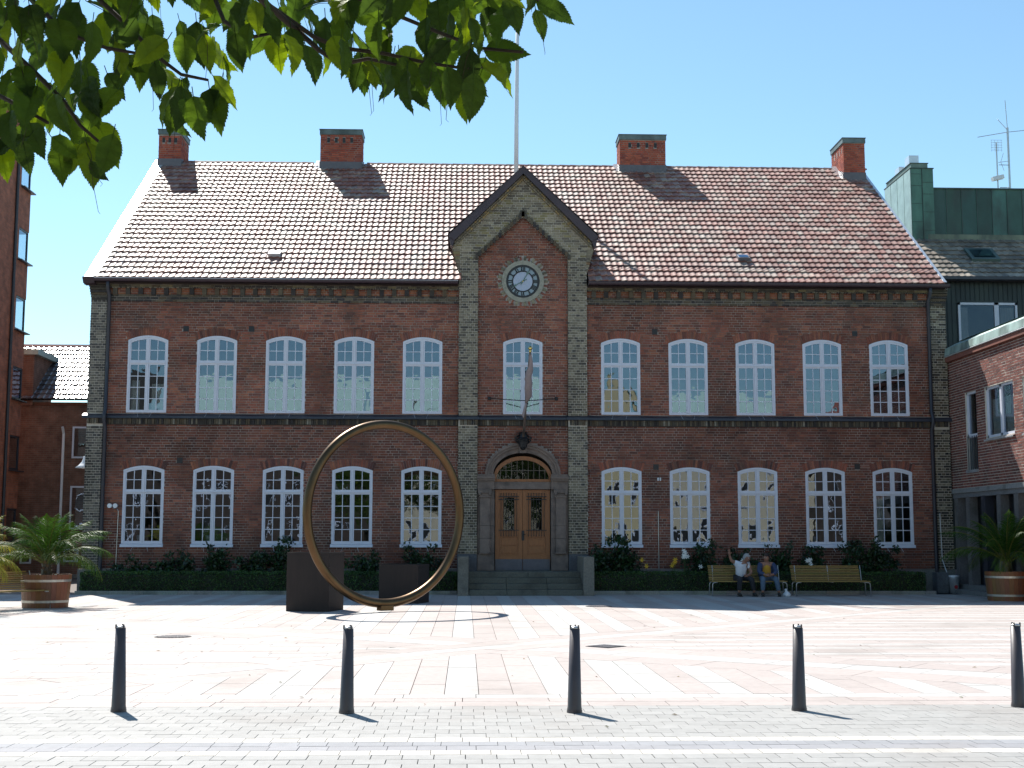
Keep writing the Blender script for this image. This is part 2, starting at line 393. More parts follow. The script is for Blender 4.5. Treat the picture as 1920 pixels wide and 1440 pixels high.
# front walkway: grey pavers, pale kerb rows, dark gutter rows, larger pavers
g = MB(); g.add([(-30, -36, -.02), (30, -36, -.02), (30, PY0, -.02), (-30, PY0, -.02)], [(0, 1, 2, 3)])
walk = g.build('walkway', 'joint_pale'); walk['kind'] = 'structure'
pav = []; RI = 0
def row(ya, yb, w, col, j=.0024, var=.06, names='paver'):
    global RI
    RI += 1; x = -9 - (RI % 2) * w / 2 + U(-.008, .008)
    while x < 9.5:
        k = U(1 - var, 1 + var)
        q = inset([(x, ya), (x + w, ya), (x + w, yb), (x, yb)], j)
        if q: pav.append((q, tuple(c * k for c in col)))
        x += w
rows = np.linspace(PY0, -29.27, 10)
for i in range(9): row(rows[i + 1], rows[i], .21, (.30, .296, .285))
row(-29.49, -29.27, .22, (.44, .42, .385)); row(-29.70, -29.49, .225, (.25, .255, .27)); row(-29.92, -29.70, .23, (.26, .26, .275))
row(-30.13, -29.92, .23, (.44, .42, .385))
y = -30.13
while y > -34: row(y - .21, y, .235, (.29, .288, .28), j=.0034); y -= .21
pav.sort(key=lambda s: abs(sum(p[0] for p in s[0]) / 4 + 1.7) * .6 + abs(-29.2 - s[0][0][1]))
inn = [p for p in pav if abs(p[0][0][0] + 1.4) < 4.6 and p[0][0][1] > -30.6]
oth = [p for p in pav if not (abs(p[0][0][0] + 1.4) < 4.6 and p[0][0][1] > -30.6)]
inn.sort(key=lambda s: s[0][0][1])
for poly, c in inn[:290]:
    mb = MB(); slab_mb(mb, poly, 0, c); mb.build('paver', 'slab', walk)
mb = MB()
for poly, c in inn[290:] + oth: slab_mb(mb, poly, 0, c)
mb.build('paver', 'slab', walk, kind='stuff')
# ------------------------------------------------------------------ main building
hall = empty('brick_hall', 'two storey red brick hall with clock gable and pantile roof across the square', 'building', (0, 0, 0))
def lerp(a, b, t): return tuple(a[i] + (b[i] - a[i]) * t for i in range(3))
RED = [(.28, .092, .060), (.23, .080, .055), (.30, .115, .072), (.19, .070, .053), (.24, .098, .066), (.12, .055, .048), (.27, .095, .06), (.17, .088, .066), (.33, .13, .075)]
DRED = [(.20, .078, .056), (.17, .066, .05), (.14, .06, .048), (.22, .09, .062), (.10, .05, .044), (.25, .105, .07)]
REDDRED = RED + DRED + DRED
GRY = [(.235, .205, .15), (.20, .172, .125), (.165, .143, .108), (.26, .225, .165), (.12, .105, .085), (.085, .076, .067), (.22, .19, .14)]
DKG = [(.085, .075, .06), (.06, .052, .045), (.12, .10, .07), (.045, .04, .04), (.10, .075, .05)]
CHIM = [(.34, .085, .05), (.30, .07, .045), (.38, .10, .06), (.25, .06, .045)]
COURSE = .0789; WALLTOP = 9.4
def pick(pal, u=0, z=0):
    c = random.choice(pal); k = U(.85, 1.15)
    if pal is RED or pal is REDDRED: c = lerp(c, (.215, .082, .058), .35)
    k *= 1 + .28 * noise.noise(Vector((u * .35, z * .6, 3.3))) + .14 * noise.noise(Vector((u * 2.3, z * .22, 5.5)))
    return tuple(x * k for x in c)
def subtract(iv, a, b):
    out = []
    for p, q in iv:
        if b <= p or a >= q: out.append((p, q)); continue
        if a > p: out.append((p, a))
        if b < q: out.append((b, q))
    return out
def course_bricks(iv, z, row, pal, ch=COURSE, L1=.238, L2=.112, j=.0145, tone=None):
    """one course of bricks inside the intervals iv; returns (u0, u1, z0, z1, col)"""
    out = []
    off = (row % 2) * .06 + ((row // 2) % 2) * .125
    for a, b in iv:
        u = math.floor(a / .75) * .75 - off - .5; k = 0
        while u < b:
            ln = L1 if (k + row) % 3 else L2
            p, q = max(a, u), min(b, u + ln)
            if q - p > .03:
                c = pick(pal, (p + q) / 2, z)
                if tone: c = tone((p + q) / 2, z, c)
                out.append((p, q, z + j / 2, z + ch - j / 2, c))
            u += ln + j; k += 1
    return out
def emit(mb, bricks, fn, w0=-.012, w1=0., jit=.003, tri=False):
    """fn(u, w, z) -> xyz, w outward; five faces a brick"""
    for (a, b, z0, z1, c) in bricks:
        w = w1 + U(-jit, jit); t = U(-.0015, .0015)
        vs = [fn(a, w0, z0), fn(b, w0, z0), fn(b, w0, z1), fn(a, w0, z1), fn(a, w + t, z0), fn(b, w - t, z0), fn(b, w - t, z1), fn(a, w + t, z1)]
        mb.add(vs, [(4, 5, 6, 7), (0, 1, 5, 4), (1, 2, 6, 5), (2, 3, 7, 6), (3, 0, 4, 7)], c)
F = lambda u, w, z: (u, -w, z)

# windows: centre x, sill-level bottom, spring level, half width, crown rise
WX = [-11.44 + 2.09 * i for i in range(5)] + [0.0] + [3.02 + 2.09 * i for i in range(5)]
WIN = []
for i, x in enumerate(WX):
    WIN.append((x, 5.40, 7.62, .604, .145, 1))
    if i != 5: WIN.append((x, 1.45, 3.66, .612, .13, 0))
def crown(u, x, sp, hw, rise):
    t = (u - x) / hw; return sp + rise * (1 - t * t)
def open_iv(iv, z, ring=.235):
    for (x, b, sp, hw, rise, up) in WIN:
        if b - (.10 if not up else 0) <= z < sp: iv = subtract(iv, x - hw, x + hw)
        elif sp <= z < sp + rise + ring + .03:
            # ring of voussoirs over the opening
            hh = (z - sp)
            R_out = hw + .03 + .07 * min(1, hh / ring)
            t = 1 - max(0, (hh + .05 - ring)) / rise
            if t > 0: iv = subtract(iv, x - R_out * sqrt(min(1, t)), x + R_out * sqrt(min(1, t)))
    return iv
VENT = [(-10.31, 7.98), (-8.32, 7.99), (4.09, 7.98), (10.34, 7.96), (-10.38, 3.95), (-6.2, 3.92), (4.08, 3.80), (10.3, 3.83)]
DOOR = (1.40, .66, 3.56)
def wings(z):
    if z < 8.80: return [(-12.70, -1.97), (1.97, 12.70)]
    return []
def centre(z):
    if z < 10.25: return [(-1.385, 1.385)]
    h = 1.43 * (11.60 - z) / (11.60 - 10.25)
    return [(-min(h, 1.385), min(h, 1.385))] if h > .05 else []
def cut_misc(iv, z):
    iv = open_iv(iv, z)
    for (x, zz) in VENT:
        if abs(z + .04 - zz) < .085: iv = subtract(iv, x - .085, x + .085)
    if .60 < z < 3.55: iv = subtract(iv, -1.40, 1.40)
    if 3.50 <= z < 4.55:
        h = 1.15 * sqrt(max(0, 1 - ((z - 3.53) / .98) ** 2)); iv = subtract(iv, -h, h)
    dz = z + .04 - 9.535
    if abs(dz) < .78: h = sqrt(.78 ** 2 - dz * dz); iv = subtract(iv, -h, h)
    return iv
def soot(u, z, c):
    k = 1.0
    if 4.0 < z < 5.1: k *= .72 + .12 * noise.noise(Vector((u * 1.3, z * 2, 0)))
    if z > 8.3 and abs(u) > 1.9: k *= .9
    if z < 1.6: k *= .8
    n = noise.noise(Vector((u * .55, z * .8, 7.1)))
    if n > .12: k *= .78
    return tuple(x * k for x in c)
singles = []
fieldU, fieldL, fieldC = [], [], []
row = 0; z = .72
while z < 11.62:
    if not (5.04 < z + .04 < 5.37):
        pal = RED if z > 5.3 else REDDRED
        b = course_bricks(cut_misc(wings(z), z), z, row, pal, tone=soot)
        (fieldU if z > 5.2 else fieldL).extend(b)
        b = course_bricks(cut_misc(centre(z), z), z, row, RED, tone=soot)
        fieldC.extend(b)
    row += 1; z += COURSE
# core walls with openings (mortar coloured) --------------------------------
def core_wall(mb, x0, x1, zb, zt, wins, depth=.30, y=.012, topfn=None):
    xs = {x0, x1}
    for (x, b, sp, hw, rise, up) in wins:
        for k in range(9): xs.add(x - hw + 2 * hw * k / 8)
    xs = sorted(x for x in xs if x0 - 1e-6 <= x <= x1 + 1e-6)
    for a, b_ in zip(xs[:-1], xs[1:]):
        m = (a + b_) / 2; iv = []
        for (x, b, sp, hw, rise, up) in wins:
            if abs(m - x) < hw: iv.append((b - (.0 if up else .0), crown(a, x, sp, hw, rise), crown(b_, x, sp, hw, rise)))
        iv.sort(); za = zb; zc = zb
        ta = topfn(a) if topfn else zt; tb = topfn(b_) if topfn else zt
        for (lo, c1, c2) in iv:
            mb.add([(a, y, za), (b_, y, zc), (b_, y, lo), (a, y, lo)], [(0, 1, 2, 3)])
            mb.add([(a, y, lo), (b_, y, lo), (b_, y + depth, lo), (a, y + depth, lo)], [(0, 1, 2, 3)])
            mb.add([(a, y, c1), (b_, y, c2), (b_, y + depth, c2), (a, y + depth, c1)], [(3, 2, 1, 0)])
            za, zc = c1, c2
        mb.add([(a, y, za), (b_, y, zc), (b_, y, tb), (a, y, ta)], [(0, 1, 2, 3)])
    for (x, b, sp, hw, rise, up) in wins:
        if x0 < x < x1:
            mb.add([(x - hw, y, b), (x - hw, y + depth, b), (x - hw, y + depth, sp), (x - hw, y, sp)], [(0, 1, 2, 3)])
            mb.add([(x + hw, y, b), (x + hw, y + depth, b), (x + hw, y + depth, sp), (x + hw, y, sp)], [(3, 2, 1, 0)])
mb = MB()
core_wall(mb, -13.15, -1.40, 0, 9.4, [w for w in WIN if w[0] < -1.5])
core_wall(mb, 1.40, 13.15, 0, 9.4, [w for w in WIN if w[0] > 1.5])
core_wall(mb, -1.40, 1.40, 4.5, 12.9, [w for w in WIN if w[0] == 0] , topfn=lambda x: 12.95 - abs(x) * 1.0)
for k in range(-14, 14):
    ua, ub = k * .1, (k + 1) * .1
    ea, eb = [3.54 + .74 * sqrt(max(0, 1 - (u / .95) ** 2)) if abs(u) < .95 else 3.5 for u in (ua, ub)]
    mb.add([(ua, .012, ea), (ub, .012, eb), (ub, .012, 4.5), (ua, .012, 4.5)], [(0, 1, 2, 3)])
mb.box(-1.40, -.86, .02, .4, 0, 3.5); mb.box(.86, 1.40, .02, .4, 0, 3.5)
mb.box(-13.15, -13.14, .013, 16, 0, 9.4); mb.box(13.14, 13.15, .013, 16, 0, 9.4); mb.box(-13.15, 13.15, 15.9, 16, 0, 9.4)
mb.add([(-13.15, .3, 9.4), (-13.15, 15.9, 9.4), (-13.15, 8, 15.2)], [(0, 1, 2)]); mb.add([(13.15, .3, 9.4), (13.15, 15.9, 9.4), (13.15, 8, 15.2)], [(0, 2, 1)])
# side walls of the gable above the main roof
for s in (-1, 1): mb.add([(s * 1.95, .0, 9.0), (s * 1.95, 4.2, 9.0), (s * 1.95, 4.2, 12.6), (s * 1.95, .0, 10.75)], [(0, 1, 2, 3)])
wall = mb.build('wall', 'mortar', hall)
# individual bricks: those of the central bay, seen closest and least hidden
fc = sorted(fieldC, key=lambda b: abs((b[2] + b[3]) / 2 - 4.75) - (b[1] - b[0]) * 2)
for b in fc[:300]:
    mb = MB(); emit(mb, [b], F); mb.build('brick', 'brick', wall)
mb = MB(); emit(mb, fc[300:], F); mb.build('brick', 'brick', wall, kind='stuff')
mb = MB(); emit(mb, fieldU, F); mb.build('brick', 'brick', wall, kind='stuff')
mb = MB(); emit(mb, fieldL, F); mb.build('brick', 'brick', wall, kind='stuff')
# voussoirs over the windows
for (x, b, sp, hw, rise, up) in WIN:
    mb = MB(); n = 19; ring = .232
    for k in range(n):
        t0 = -1 + 2 * (k + .06) / n; t1 = -1 + 2 * (k + .94) / n
        p = []
        for t, r in ((t0, 0), (t1, 0), (t1, 1), (t0, 1)):
            u = x + t * (hw + .03 + r * .075); p.append((u, sp + rise * (1 - (t * 1.0) ** 2) + .004 + r * ring))
        c = pick(RED if up else RED + DRED, x, sp); w = .006 + U(-.002, .003)
        mb.prism(p, lambda u, v, d: (u, -d, v), w, -.012, c, caps=(True, False))
    mb.build('window_arch', 'brick', hall)
# wall vents
for (x, zz) in VENT:
    v = MB(); v.box(x - .085, x + .085, -.002, .011, zz - .085, zz + .085); vo = v.build('wall_vent', 'iron', hall)
    v = MB()
    for k in range(4): v.box(x - .075, x + .075, -.006, -.002, zz - .07 + k * .04, zz - .055 + k * .04)
    v.build('louvre', 'iron', vo)
# ---------------- pilasters
def pilaster(x0, x1, zb, zt, w, pal, name='pilaster', split=None, topdark=None, side=True):
    mb = MB(); mb.box(x0 + .008, x1 - .008, -w + .012, .0115, zb, zt); o = mb.build(name, 'mortar_light', hall)
    mb = MB(); z = zb; r = 0
    while z < zt - .02:
        p = pal
        if topdark and z > topdark: p = DKG
        if not (5.02 < z + .04 < 5.38):
            tone = (lambda u, z, c: tuple(q * (.62 if z < 4.2 and noise.noise(Vector((u, z * .7, 1))) > 0 else 1.0) for q in c))
            bs = course_bricks([(x0, x1)], z, r, p, L1=.238 if r % 2 else .112, tone=tone)
            emit(mb, bs, F, w0=w - .012, w1=w)
            for s, xx in ((-1, x0), (1, x1)):
                emit(mb, [(.0, w - .006, z + .006, z + COURSE - .006, pick(p))], (lambda u, ww, zz, s=s, xx=xx: (xx + s * ww, -u, zz)), w0=-.008, w1=.0)
        z += COURSE; r += 1
    mb.build('brick', 'brick', o, kind='stuff')
    return o
pilaster(-13.19, -12.70, .72, 9.38, .10, [(.15, .135, .11), (.12, .108, .092), (.09, .083, .075), (.065, .06, .057), (.18, .16, .13)], 'corner_pilaster', topdark=8.75)
pilaster(12.70, 13.19, .72, 9.38, .10, GRY[:3] + DKG, 'corner_pilaster', topdark=8.75)
pilaster(-1.975, -1.385, 1.16, 10.2, .12, GRY, 'pilaster')
pilaster(1.385, 1.975, 1.16, 10.2, .12, GRY, 'pilaster')
# grey-yellow brick gable field
def gable_iv(z):
    # gable outline: half width 1.97 up to 10.70 (corbelling out from 9.95), then to apex at 12.93
    if z < 9.95: out = 1.975
    elif z < 10.45: out = 1.975 + .20 * (z - 9.95) / .5
    else: out = min(2.17, 2.17 * (12.98 - z) / (12.98 - 10.80))
    red = 0
    if z < 10.25: red = 1.385
    else: red = max(0, 1.43 * (11.60 - z) / (11.60 - 10.25))
    return out, red
mb = MB(); z = 10.2; r = 1; core = MB()
while z < 12.9:
    out, red = gable_iv(z + .04)
    if out > .06:
        iv = [(-out, out)] if red <= .02 else [(-out, -red), (red, out)]
        emit(mb, course_bricks(iv, z, r, GRY[:5] + [(.20, .17, .09)]), F, w0=.10, w1=.12)
        for a, b in iv: core.box(a + .01, b - .01, -.108, .011, z, z + COURSE)
        if out >= 1.97:
            for s in (-1, 1): emit(mb, [(.0, .11, z + .006, z + COURSE - .006, pick(GRY)), (-.45, -.0, z + .006, z + COURSE - .006, pick(GRY))], (lambda u, ww, zz, s=s: (s * (out + ww), -u, zz)), w0=-.02, w1=.0)
    z += COURSE; r += 1
for k in range(4):  # corbelled shoulders
    z = 9.95 + k * COURSE * 1.0
go = core.build('gable_field', 'mortar_light', hall)
mb.build('brick', 'brick', go, kind='stuff')
# shoulders corbelling outward under the verge
for s in (-1, 1):
    mb = MB()
    for k in range(9):
        o = 1.985 + .20 * (k + 1) / 9; z = 9.82 + k * COURSE
        mb.box(min(s * 1.96, s * o), max(s * 1.96, s * o), -.12, .35, z + .006, z + COURSE - .006, pick(GRY[:3] + [(.19, .12, .07)]))
    mb.build('corbel', 'brick', hall)
# stepped dark teeth along the red triangle
mb = MB()
for s in (-1, 1):
    for k in range(17):
        t = k / 16; u = s * (1.43 * (1 - t)); z = 10.25 + t * 1.35
        mb.obox((u, -.14, z + .035), (.040, 0, 0), (0, .04, 0), (0, 0, .075), pick(DKG))
        mb.obox((u + s * .045, -.125, z + .02), (.02, 0, 0), (0, .02, 0), (0, 0, .03), pick(GRY))
mb.obox((0, -.135, 11.67), (.055, 0, .055), (0, .03, 0), (-.055, 0, .055), pick(DKG))
mb.build('tooth_course', 'brick', hall)
# light raking fillet bricks under the verge
mb = MB()
for s in (-1, 1):
    for k in range(34):
        t = (k + .5) / 34; u = s * 2.13 * (1 - t); z = 10.72 + t * 2.14
        d = Vector((s * 2.13, 0, -2.14)).normalized(); n = Vector((d.z * -s, 0, d.x * s))
        for m, dd in ((.02, .15), (.09, .17)):
            mb.obox(Vector((u, -dd, z)) - Vector((0, 0, 1)) * m * 1.3, d * .04, (0, .035, 0), n * .026, pick(GRY[:2] + [(.33, .24, .12)]))
mb.build('raking_moulding', 'brick', hall)
# verge boards and little gable roof
mb = MB()
for s in (-1, 1):
    poly = [(0, 13.10), (0, 12.86), (s * 2.12, 10.73), (s * 2.31, 10.86), (s * 2.27, 10.95)]
    mb.prism(poly, lambda u, v, d: (u, -d, v), .40, .36, caps=(True, True))
    mb.prism([(s * 2.12, 10.73), (s * 2.29, 10.90), (s * 2.25, 10.60), (s * 2.18, 10.55)], lambda u, v, d: (u, -d, v), .36, -.1)
mb.build('verge_board', 'barge', hall)
mb = MB()
for s in (-1, 1):
    mb.add([(0, -.41, 13.11), (s * 2.33, -.41, 10.94), (s * 2.33, 2.6, 10.94), (0, 5.2, 13.11)], [(0, 1, 2, 3)])
    mb.add([(0, -.41, 13.05), (s * 2.33, -.41, 10.88), (s * 2.33, 2.6, 10.88), (0, 5.2, 13.05)], [(3, 2, 1, 0)])
gr = mb.build('gable_roof', 'barge', hall)
# ---------------- string course between the storeys
mb = MB(); mb.prism([(0.02, 5.37), (-.13, 5.29), (-.14, 5.22), (.02, 5.22)], lambda u, v, d: (d, u, v), -13.27, 13.27, caps=(True, True))
for x0, x1 in ((-13.30, -12.62), (-2.02, -1.34), (1.34, 2.02), (12.62, 13.30)):
    mb.prism([(-.05, 5.375), (-.215, 5.292), (-.225, 5.215), (-.05, 5.215)], lambda u, v, d: (d, u, v), x0, x1)
sc = mb.build('string_course', 'dmetal', hall)
mb = MB()
x = -13.15
while x < 13.15:
    pj = .03 if not (abs(abs(x) - 1.68) < .3 or abs(x) > 12.68) else .135
    c = pick(DKG + [(.13, .11, .08)]) if R() > .07 else (.22, .20, .16)
    if R() > .03: mb.box(x, x + .055, -pj - .035 * (int(x * 100) % 2), .01, 5.055, 5.215, c)
    x += .0685
mb.box(-13.17, 13.17, -.012, .011, 5.03, 5.215, (.05, .045, .04))
mb.build('dentil_course', 'brick', hall)
# ---------------- main cornice
for (x0, x1) in ((-12.70, -1.975), (1.975, 12.70)):
    mb = MB()
    mb.box(x0, x1, -.03, .0, 8.81, 9.02, (.055, .05, .042)); mb.box(x0, x1, -.10, .01, 9.235, 9.40, (.06, .05, .04))
    co = mb.build('cornice', 'mortar', hall)
    mb = MB(); r = 0
    for z in (8.80, 8.879, 8.958): emit(mb, course_bricks([(x0, x1)], z, r, DKG), F, w0=.02, w1=.045); r += 1
    for z in (9.025, 9.10, 9.17): emit(mb, course_bricks([(x0, x1)], z, r, [(.27, .10, .055), (.30, .13, .07), (.20, .075, .05)], ch=.075), F, w0=-.01, w1=.0); r += 1
    for z in (9.245, 9.324): emit(mb, course_bricks([(x0, x1)], z, r, DKG + [(.17, .14, .08), (.13, .11, .07)]), F, w0=.09, w1=.125 + (z > 9.3) * .03); r += 1
    x = x0
    while x < x1:
        mb.box(x, x + .05, -.14, -.09, 9.215, 9.245, pick(DKG + GRY[:2])); x += .075
    mb.build('brick', 'brick', co, kind='stuff')
    x = x0 + .22
    while x < x1 - .1:
        b = MB(); b.box(x - .065, x + .065, -.095, .0, 9.03, 9.235, pick(DKG)); b.box(x - .065, x + .065, -.06, .0, 8.99, 9.03, pick(DKG))
        b.build('bracket', 'brick', co); x += .387
for s in (-1, 1):   # corbelled caps of the corner pilasters
    mb = MB()
    for k in range(7):
        mb.box(min(s * 12.66, s * (13.19 + .012 * k)), max(s * 12.66, s * (13.19 + .012 * k)), -.10 - .014 * k, .02, 8.84 + k * COURSE, 8.90 + k * COURSE, pick(DKG))
    mb.build('pilaster_cap', 'brick', hall)
# gutter
for (x0, x1) in ((-13.30, -2.0), (2.0, 13.22)):
    mb = MB(); n = 7
    prof = [(-.42 + .085 * cos(pi + pi * k / n), 9.44 + .085 * sin(pi + pi * k / n)) for k in range(n + 1)]
    poly = prof + [(-.345, 9.44), (-.35, 9.445), (-.49, 9.445)]
    vs = []; fs = []
    for k in range(n): vs += [(x0, *prof[k]), (x1, *prof[k]), (x1, *prof[k + 1]), (x0, *prof[k + 1])]; fs.append((4 * k, 4 * k + 1, 4 * k + 2, 4 * k + 3))
    mb.add(vs, fs); mb.box(x0, x1, -.512, -.497, 9.43, 9.455); mb.box(x0, x1, -.335, -.13, 9.395, 9.41)
    mb.box(x0, x0 + .01, -.505, -.34, 9.36, 9.44); mb.box(x1 - .01, x1, -.505, -.34, 9.36, 9.44)
    g_ = mb.build('gutter', 'barge', hall)
    mb = MB(); mb.tube([(x0, -.505, 9.455), (x1, -.505, 9.455)], .011, 6); mb.build('gutter_bead', 'zincw' if x0 < 0 else 'barge', g_)  # left bead in pale metal: its sunlit edge is put into the colour
# downpipes
for x, ptop in ((-12.62, 9.35), (12.62, 9.35)):
    s = 1 if x > 0 else -1
    mb = MB(); mb.tube([(x, -.42, ptop), (x, -.40, 9.2), (x, -.16, 8.95), (x, -.15, 5.5), (x, -.27, 5.32), (x, -.27, 5.16), (x - s * .0, -.12, 4.95), (x, -.12, .75), (x, -.16, .1)], .055, 10)
    dp = mb.build('downpipe', 'dmetal', hall, smooth=True)
    mb = MB()
    for z in (8.2, 6.75, 4.4, 3.2, 1.9, .9): mb.lathe([(.066, 0), (.066, .05)], (x, -.15 if z > 5 else -.12, z), 10)
    mb.build('pipe_clip', 'dmetal', dp)
# plinth
mb = MB()
for (x0, x1) in ((-13.28, -1.99), (1.99, 13.28)):
    x = x0
    while x < x1 - .01:
        ln = min(U(.9, 1.3), x1 - x)
        mb.box(x, x + ln - .008, -.13, .05, 0, .70, tuple(k * U(.9, 1.1) for k in (.17, .165, .15))); x += ln
mb.build('plinth', 'stone', hall)
# ---------------- windows
def frame_window(x, b, sp, hw, rise, up, idx):
    f = MB(); Y0 = -.005; fw = .057
    def arcbar(r0, r1, y0, y1):
        n = 12
        for k in range(n):
            ua, ub = -hw + 2 * hw * k / n, -hw + 2 * hw * (k + 1) / n
            za, zb = rise * (1 - (ua / hw) ** 2), rise * (1 - (ub / hw) ** 2)
            ia, ib = ua * (hw - .0) / hw, ub
            f.prism([(x + ua, sp + za - r1), (x + ub, sp + zb - r1), (x + ub, sp + zb - r0), (x + ua, sp + za - r0)], lambda u, v, d: (u, d, v), y0, y1, (.8, .8, .8), caps=(True, True))
    # outer casing
    f.box(x - hw, x - hw + fw, Y0, .09, b, sp - .045); f.box(x + hw - fw, x + hw, Y0, .09, b, sp - .045)
    f.box(x - hw + fw, x + hw - fw, Y0, .09, b, b + .045)
    arcbar(0, .06, Y0 - .004, .088)
    zt = b + (1.505 if up else 1.53); ft = .062
    f.box(x - hw + .04, x + hw - .04, Y0 + .004, .08, zt - .005, zt + ft)            # transom
    f.box(x - hw + .05, x + hw - .05, Y0 - .014, .02, zt + .012, zt + .034)
    f.box(x - .026, x + .026, Y0 + .008, .08, b + .05, sp + rise - .075)            # mullion
    # casements
    sw = .037
    for s in (-1, 1):
        xa, xb = (x - hw + fw, x - .03) if s < 0 else (x + .03, x + hw - fw)
        for (za, zb, top) in ((b + .045, zt - .005, 0), (zt + ft, sp + rise - .05, 1)):
            yy = Y0 + .016
            f.box(xa, xa + sw, yy, .07, za, zb if not top else crown(xa + .03, x, sp, hw, rise) - .085)
            f.box(xb - sw, xb, yy, .07, za, zb if not top else crown(xb - .03, x, sp, hw, rise) - .085)
            f.box(xa + sw, xb - sw, yy, .07, za, za + sw)
            if not top: f.box(xa + sw, xb - sw, yy, .07, zb - sw, zb)
    arcbar(.06, .115, Y0 + .013, .069)
    w = f.build('window', 'white', hall)
    # glazing bars
    g = MB(); panes = []
    for s in (-1, 1):
        xa, xb = (x - hw + fw + sw, x - .03 - sw) if s < 0 else (x + .03 + sw, x + hw - fw - sw)
        xm = (xa + xb) / 2
        for (za, zb, top, n) in ((b + .045 + sw, zt - .005 - sw, 0, 4), (zt + ft + sw, sp + rise - .115, 1, 2)):
            zc = zb if not top else crown(xm, x, sp, hw, rise) - .11
            g.box(xm - .011, xm + .011, .022, .05, za, zc)
            hN = (sp + .01 - za) / n if top else (zb - za) / n
            lev = [za + (zb - za) * k / n for k in range(n + 1)]
            if top: lev = [za, za + (sp + .09 - .115 - za) * .52, None]
            for k in range(1, n):
                g.box(xa, xb, .0225, .0495, lev[k] - .011, lev[k] + .011)
            for k in range(n):
                for (pa, pb) in ((xa, xm - .011), (xm + .011, xb)):
                    zl = lev[k] + (.011 if k else 0)
                    if top and k == n - 1:
                        z1, z2 = crown(pa, x, sp, hw, rise) - .112, crown(pb, x, sp, hw, rise) - .112
                    else: z1 = z2 = lev[k + 1] - .011 if k < n - 1 or top else zb
                    panes.append((pa, pb, zl, z1, z2))
    g.build('glazing_bar', 'white', w)
    t = MB()
    if not up:
        t.prism([(.02, b + .0), (-.06, b - .02), (-.075, b - .10), (.02, b - .10)], lambda u, v, d: (d, u, v), x - hw - .025, x + hw + .025)
        t.build('sill', 'white', w)
    for sgn in (-.25, .18):   # little stay hooks hanging under the sill
        h = MB(); zz = b - (.10 if not up else .02); h.tube([(x + sgn, -.07, zz), (x + sgn - .05 * (1 if R() > .5 else -1), -.16, zz - .13)], .006, 5); h.build('window_hook', 'steel', w)
    single = idx < 12
    allp = MB()
    for (pa, pb, zl, z1, z2) in panes:
        tx, tz = U(-.0007, .0007), U(-.0007, .0007)
        vs = [(pa, .036 + tx, zl), (pb, .036 - tx, zl), (pb, .036 - tx + tz, z2), (pa, .036 + tx + tz, z1)]
        if single:
            mb = MB(); mb.add(vs, [(0, 1, 2, 3)]); mb.build('pane', 'glass', w)
        else: allp.add(vs, [(0, 1, 2, 3)])
    if not single: allp.build('pane', 'glass', w, kind='stuff')
    return w
order = sorted(WIN, key=lambda w: (w[5], abs(w[0])))
up_ = [w for w in WIN if w[5]]; lo_ = [w for w in WIN if not w[5]]
order = lo_[:1] + lo_[1:3] + lo_[5:9] + up_[3:8] + lo_[3:5] + lo_[9:] + up_[:3] + up_[8:]
for i, wd in enumerate(order): frame_window(*wd, i)
# rooms behind the glass
for (zb, zt_) in ((.9, 4.3), (4.9, 8.3)):
    mb = MB()
    x = -13.1
    for x1 in (-10.4, -6.2, -2.1, 2.0, 6.15, 10.3, 13.1):
        if zb > 4 or not (x < 0 < x1):
            mb.add([(x, .32, zb), (x1, .32, zb), (x1, 4.2, zb), (x, 4.2, zb), (x, .32, zt_), (x1, .32, zt_), (x1, 4.2, zt_), (x, 4.2, zt_)], [(0, 1, 2, 3), (7, 6, 5, 4), (0, 3, 7, 4), (1, 5, 6, 2), (3, 2, 6, 7)])
        x = x1
    mb.build('room', 'warm' if zb < 4 else 'dark', hall)
def curtain(x0, x1, z0, z1, y=.22):
    mb = MB(); n = 22; vs = []
    for k in range(n + 1):
        xx = x0 + (x1 - x0) * k / n; yy = y + .025 * sin(k * 1.9); vs += [(xx, yy, z0), (xx + .02 * sin(k), yy, z1)]
    mb.add(vs, [(2 * k, 2 * k + 2, 2 * k + 3, 2 * k + 1) for k in range(n)]); mb.build('curtain', 'curtain', hall, smooth=True)
curtain(WX[0] - .52, WX[0] - .26, 5.45, 6.4); curtain(WX[0] + .1, WX[0] + .5, 5.45, 6.3)
curtain(WX[10] - .55, WX[10] - .25, 1.5, 2.9)
for (x, z, r) in ((WX[0] - .12, 1.52, .09), (WX[1] - .13, 1.52, .1), (WX[2] + .15, 1.52, .1), (WX[8] + .2, 1.5, .1), (WX[9] - .3, 1.5, .07)):
    mb = MB(); mb.lathe([(r * .7, 0), (r, .12), (r, .19)], (x, .2, z), 12); mb.build('window_pot', 'clockcell', hall, smooth=True)
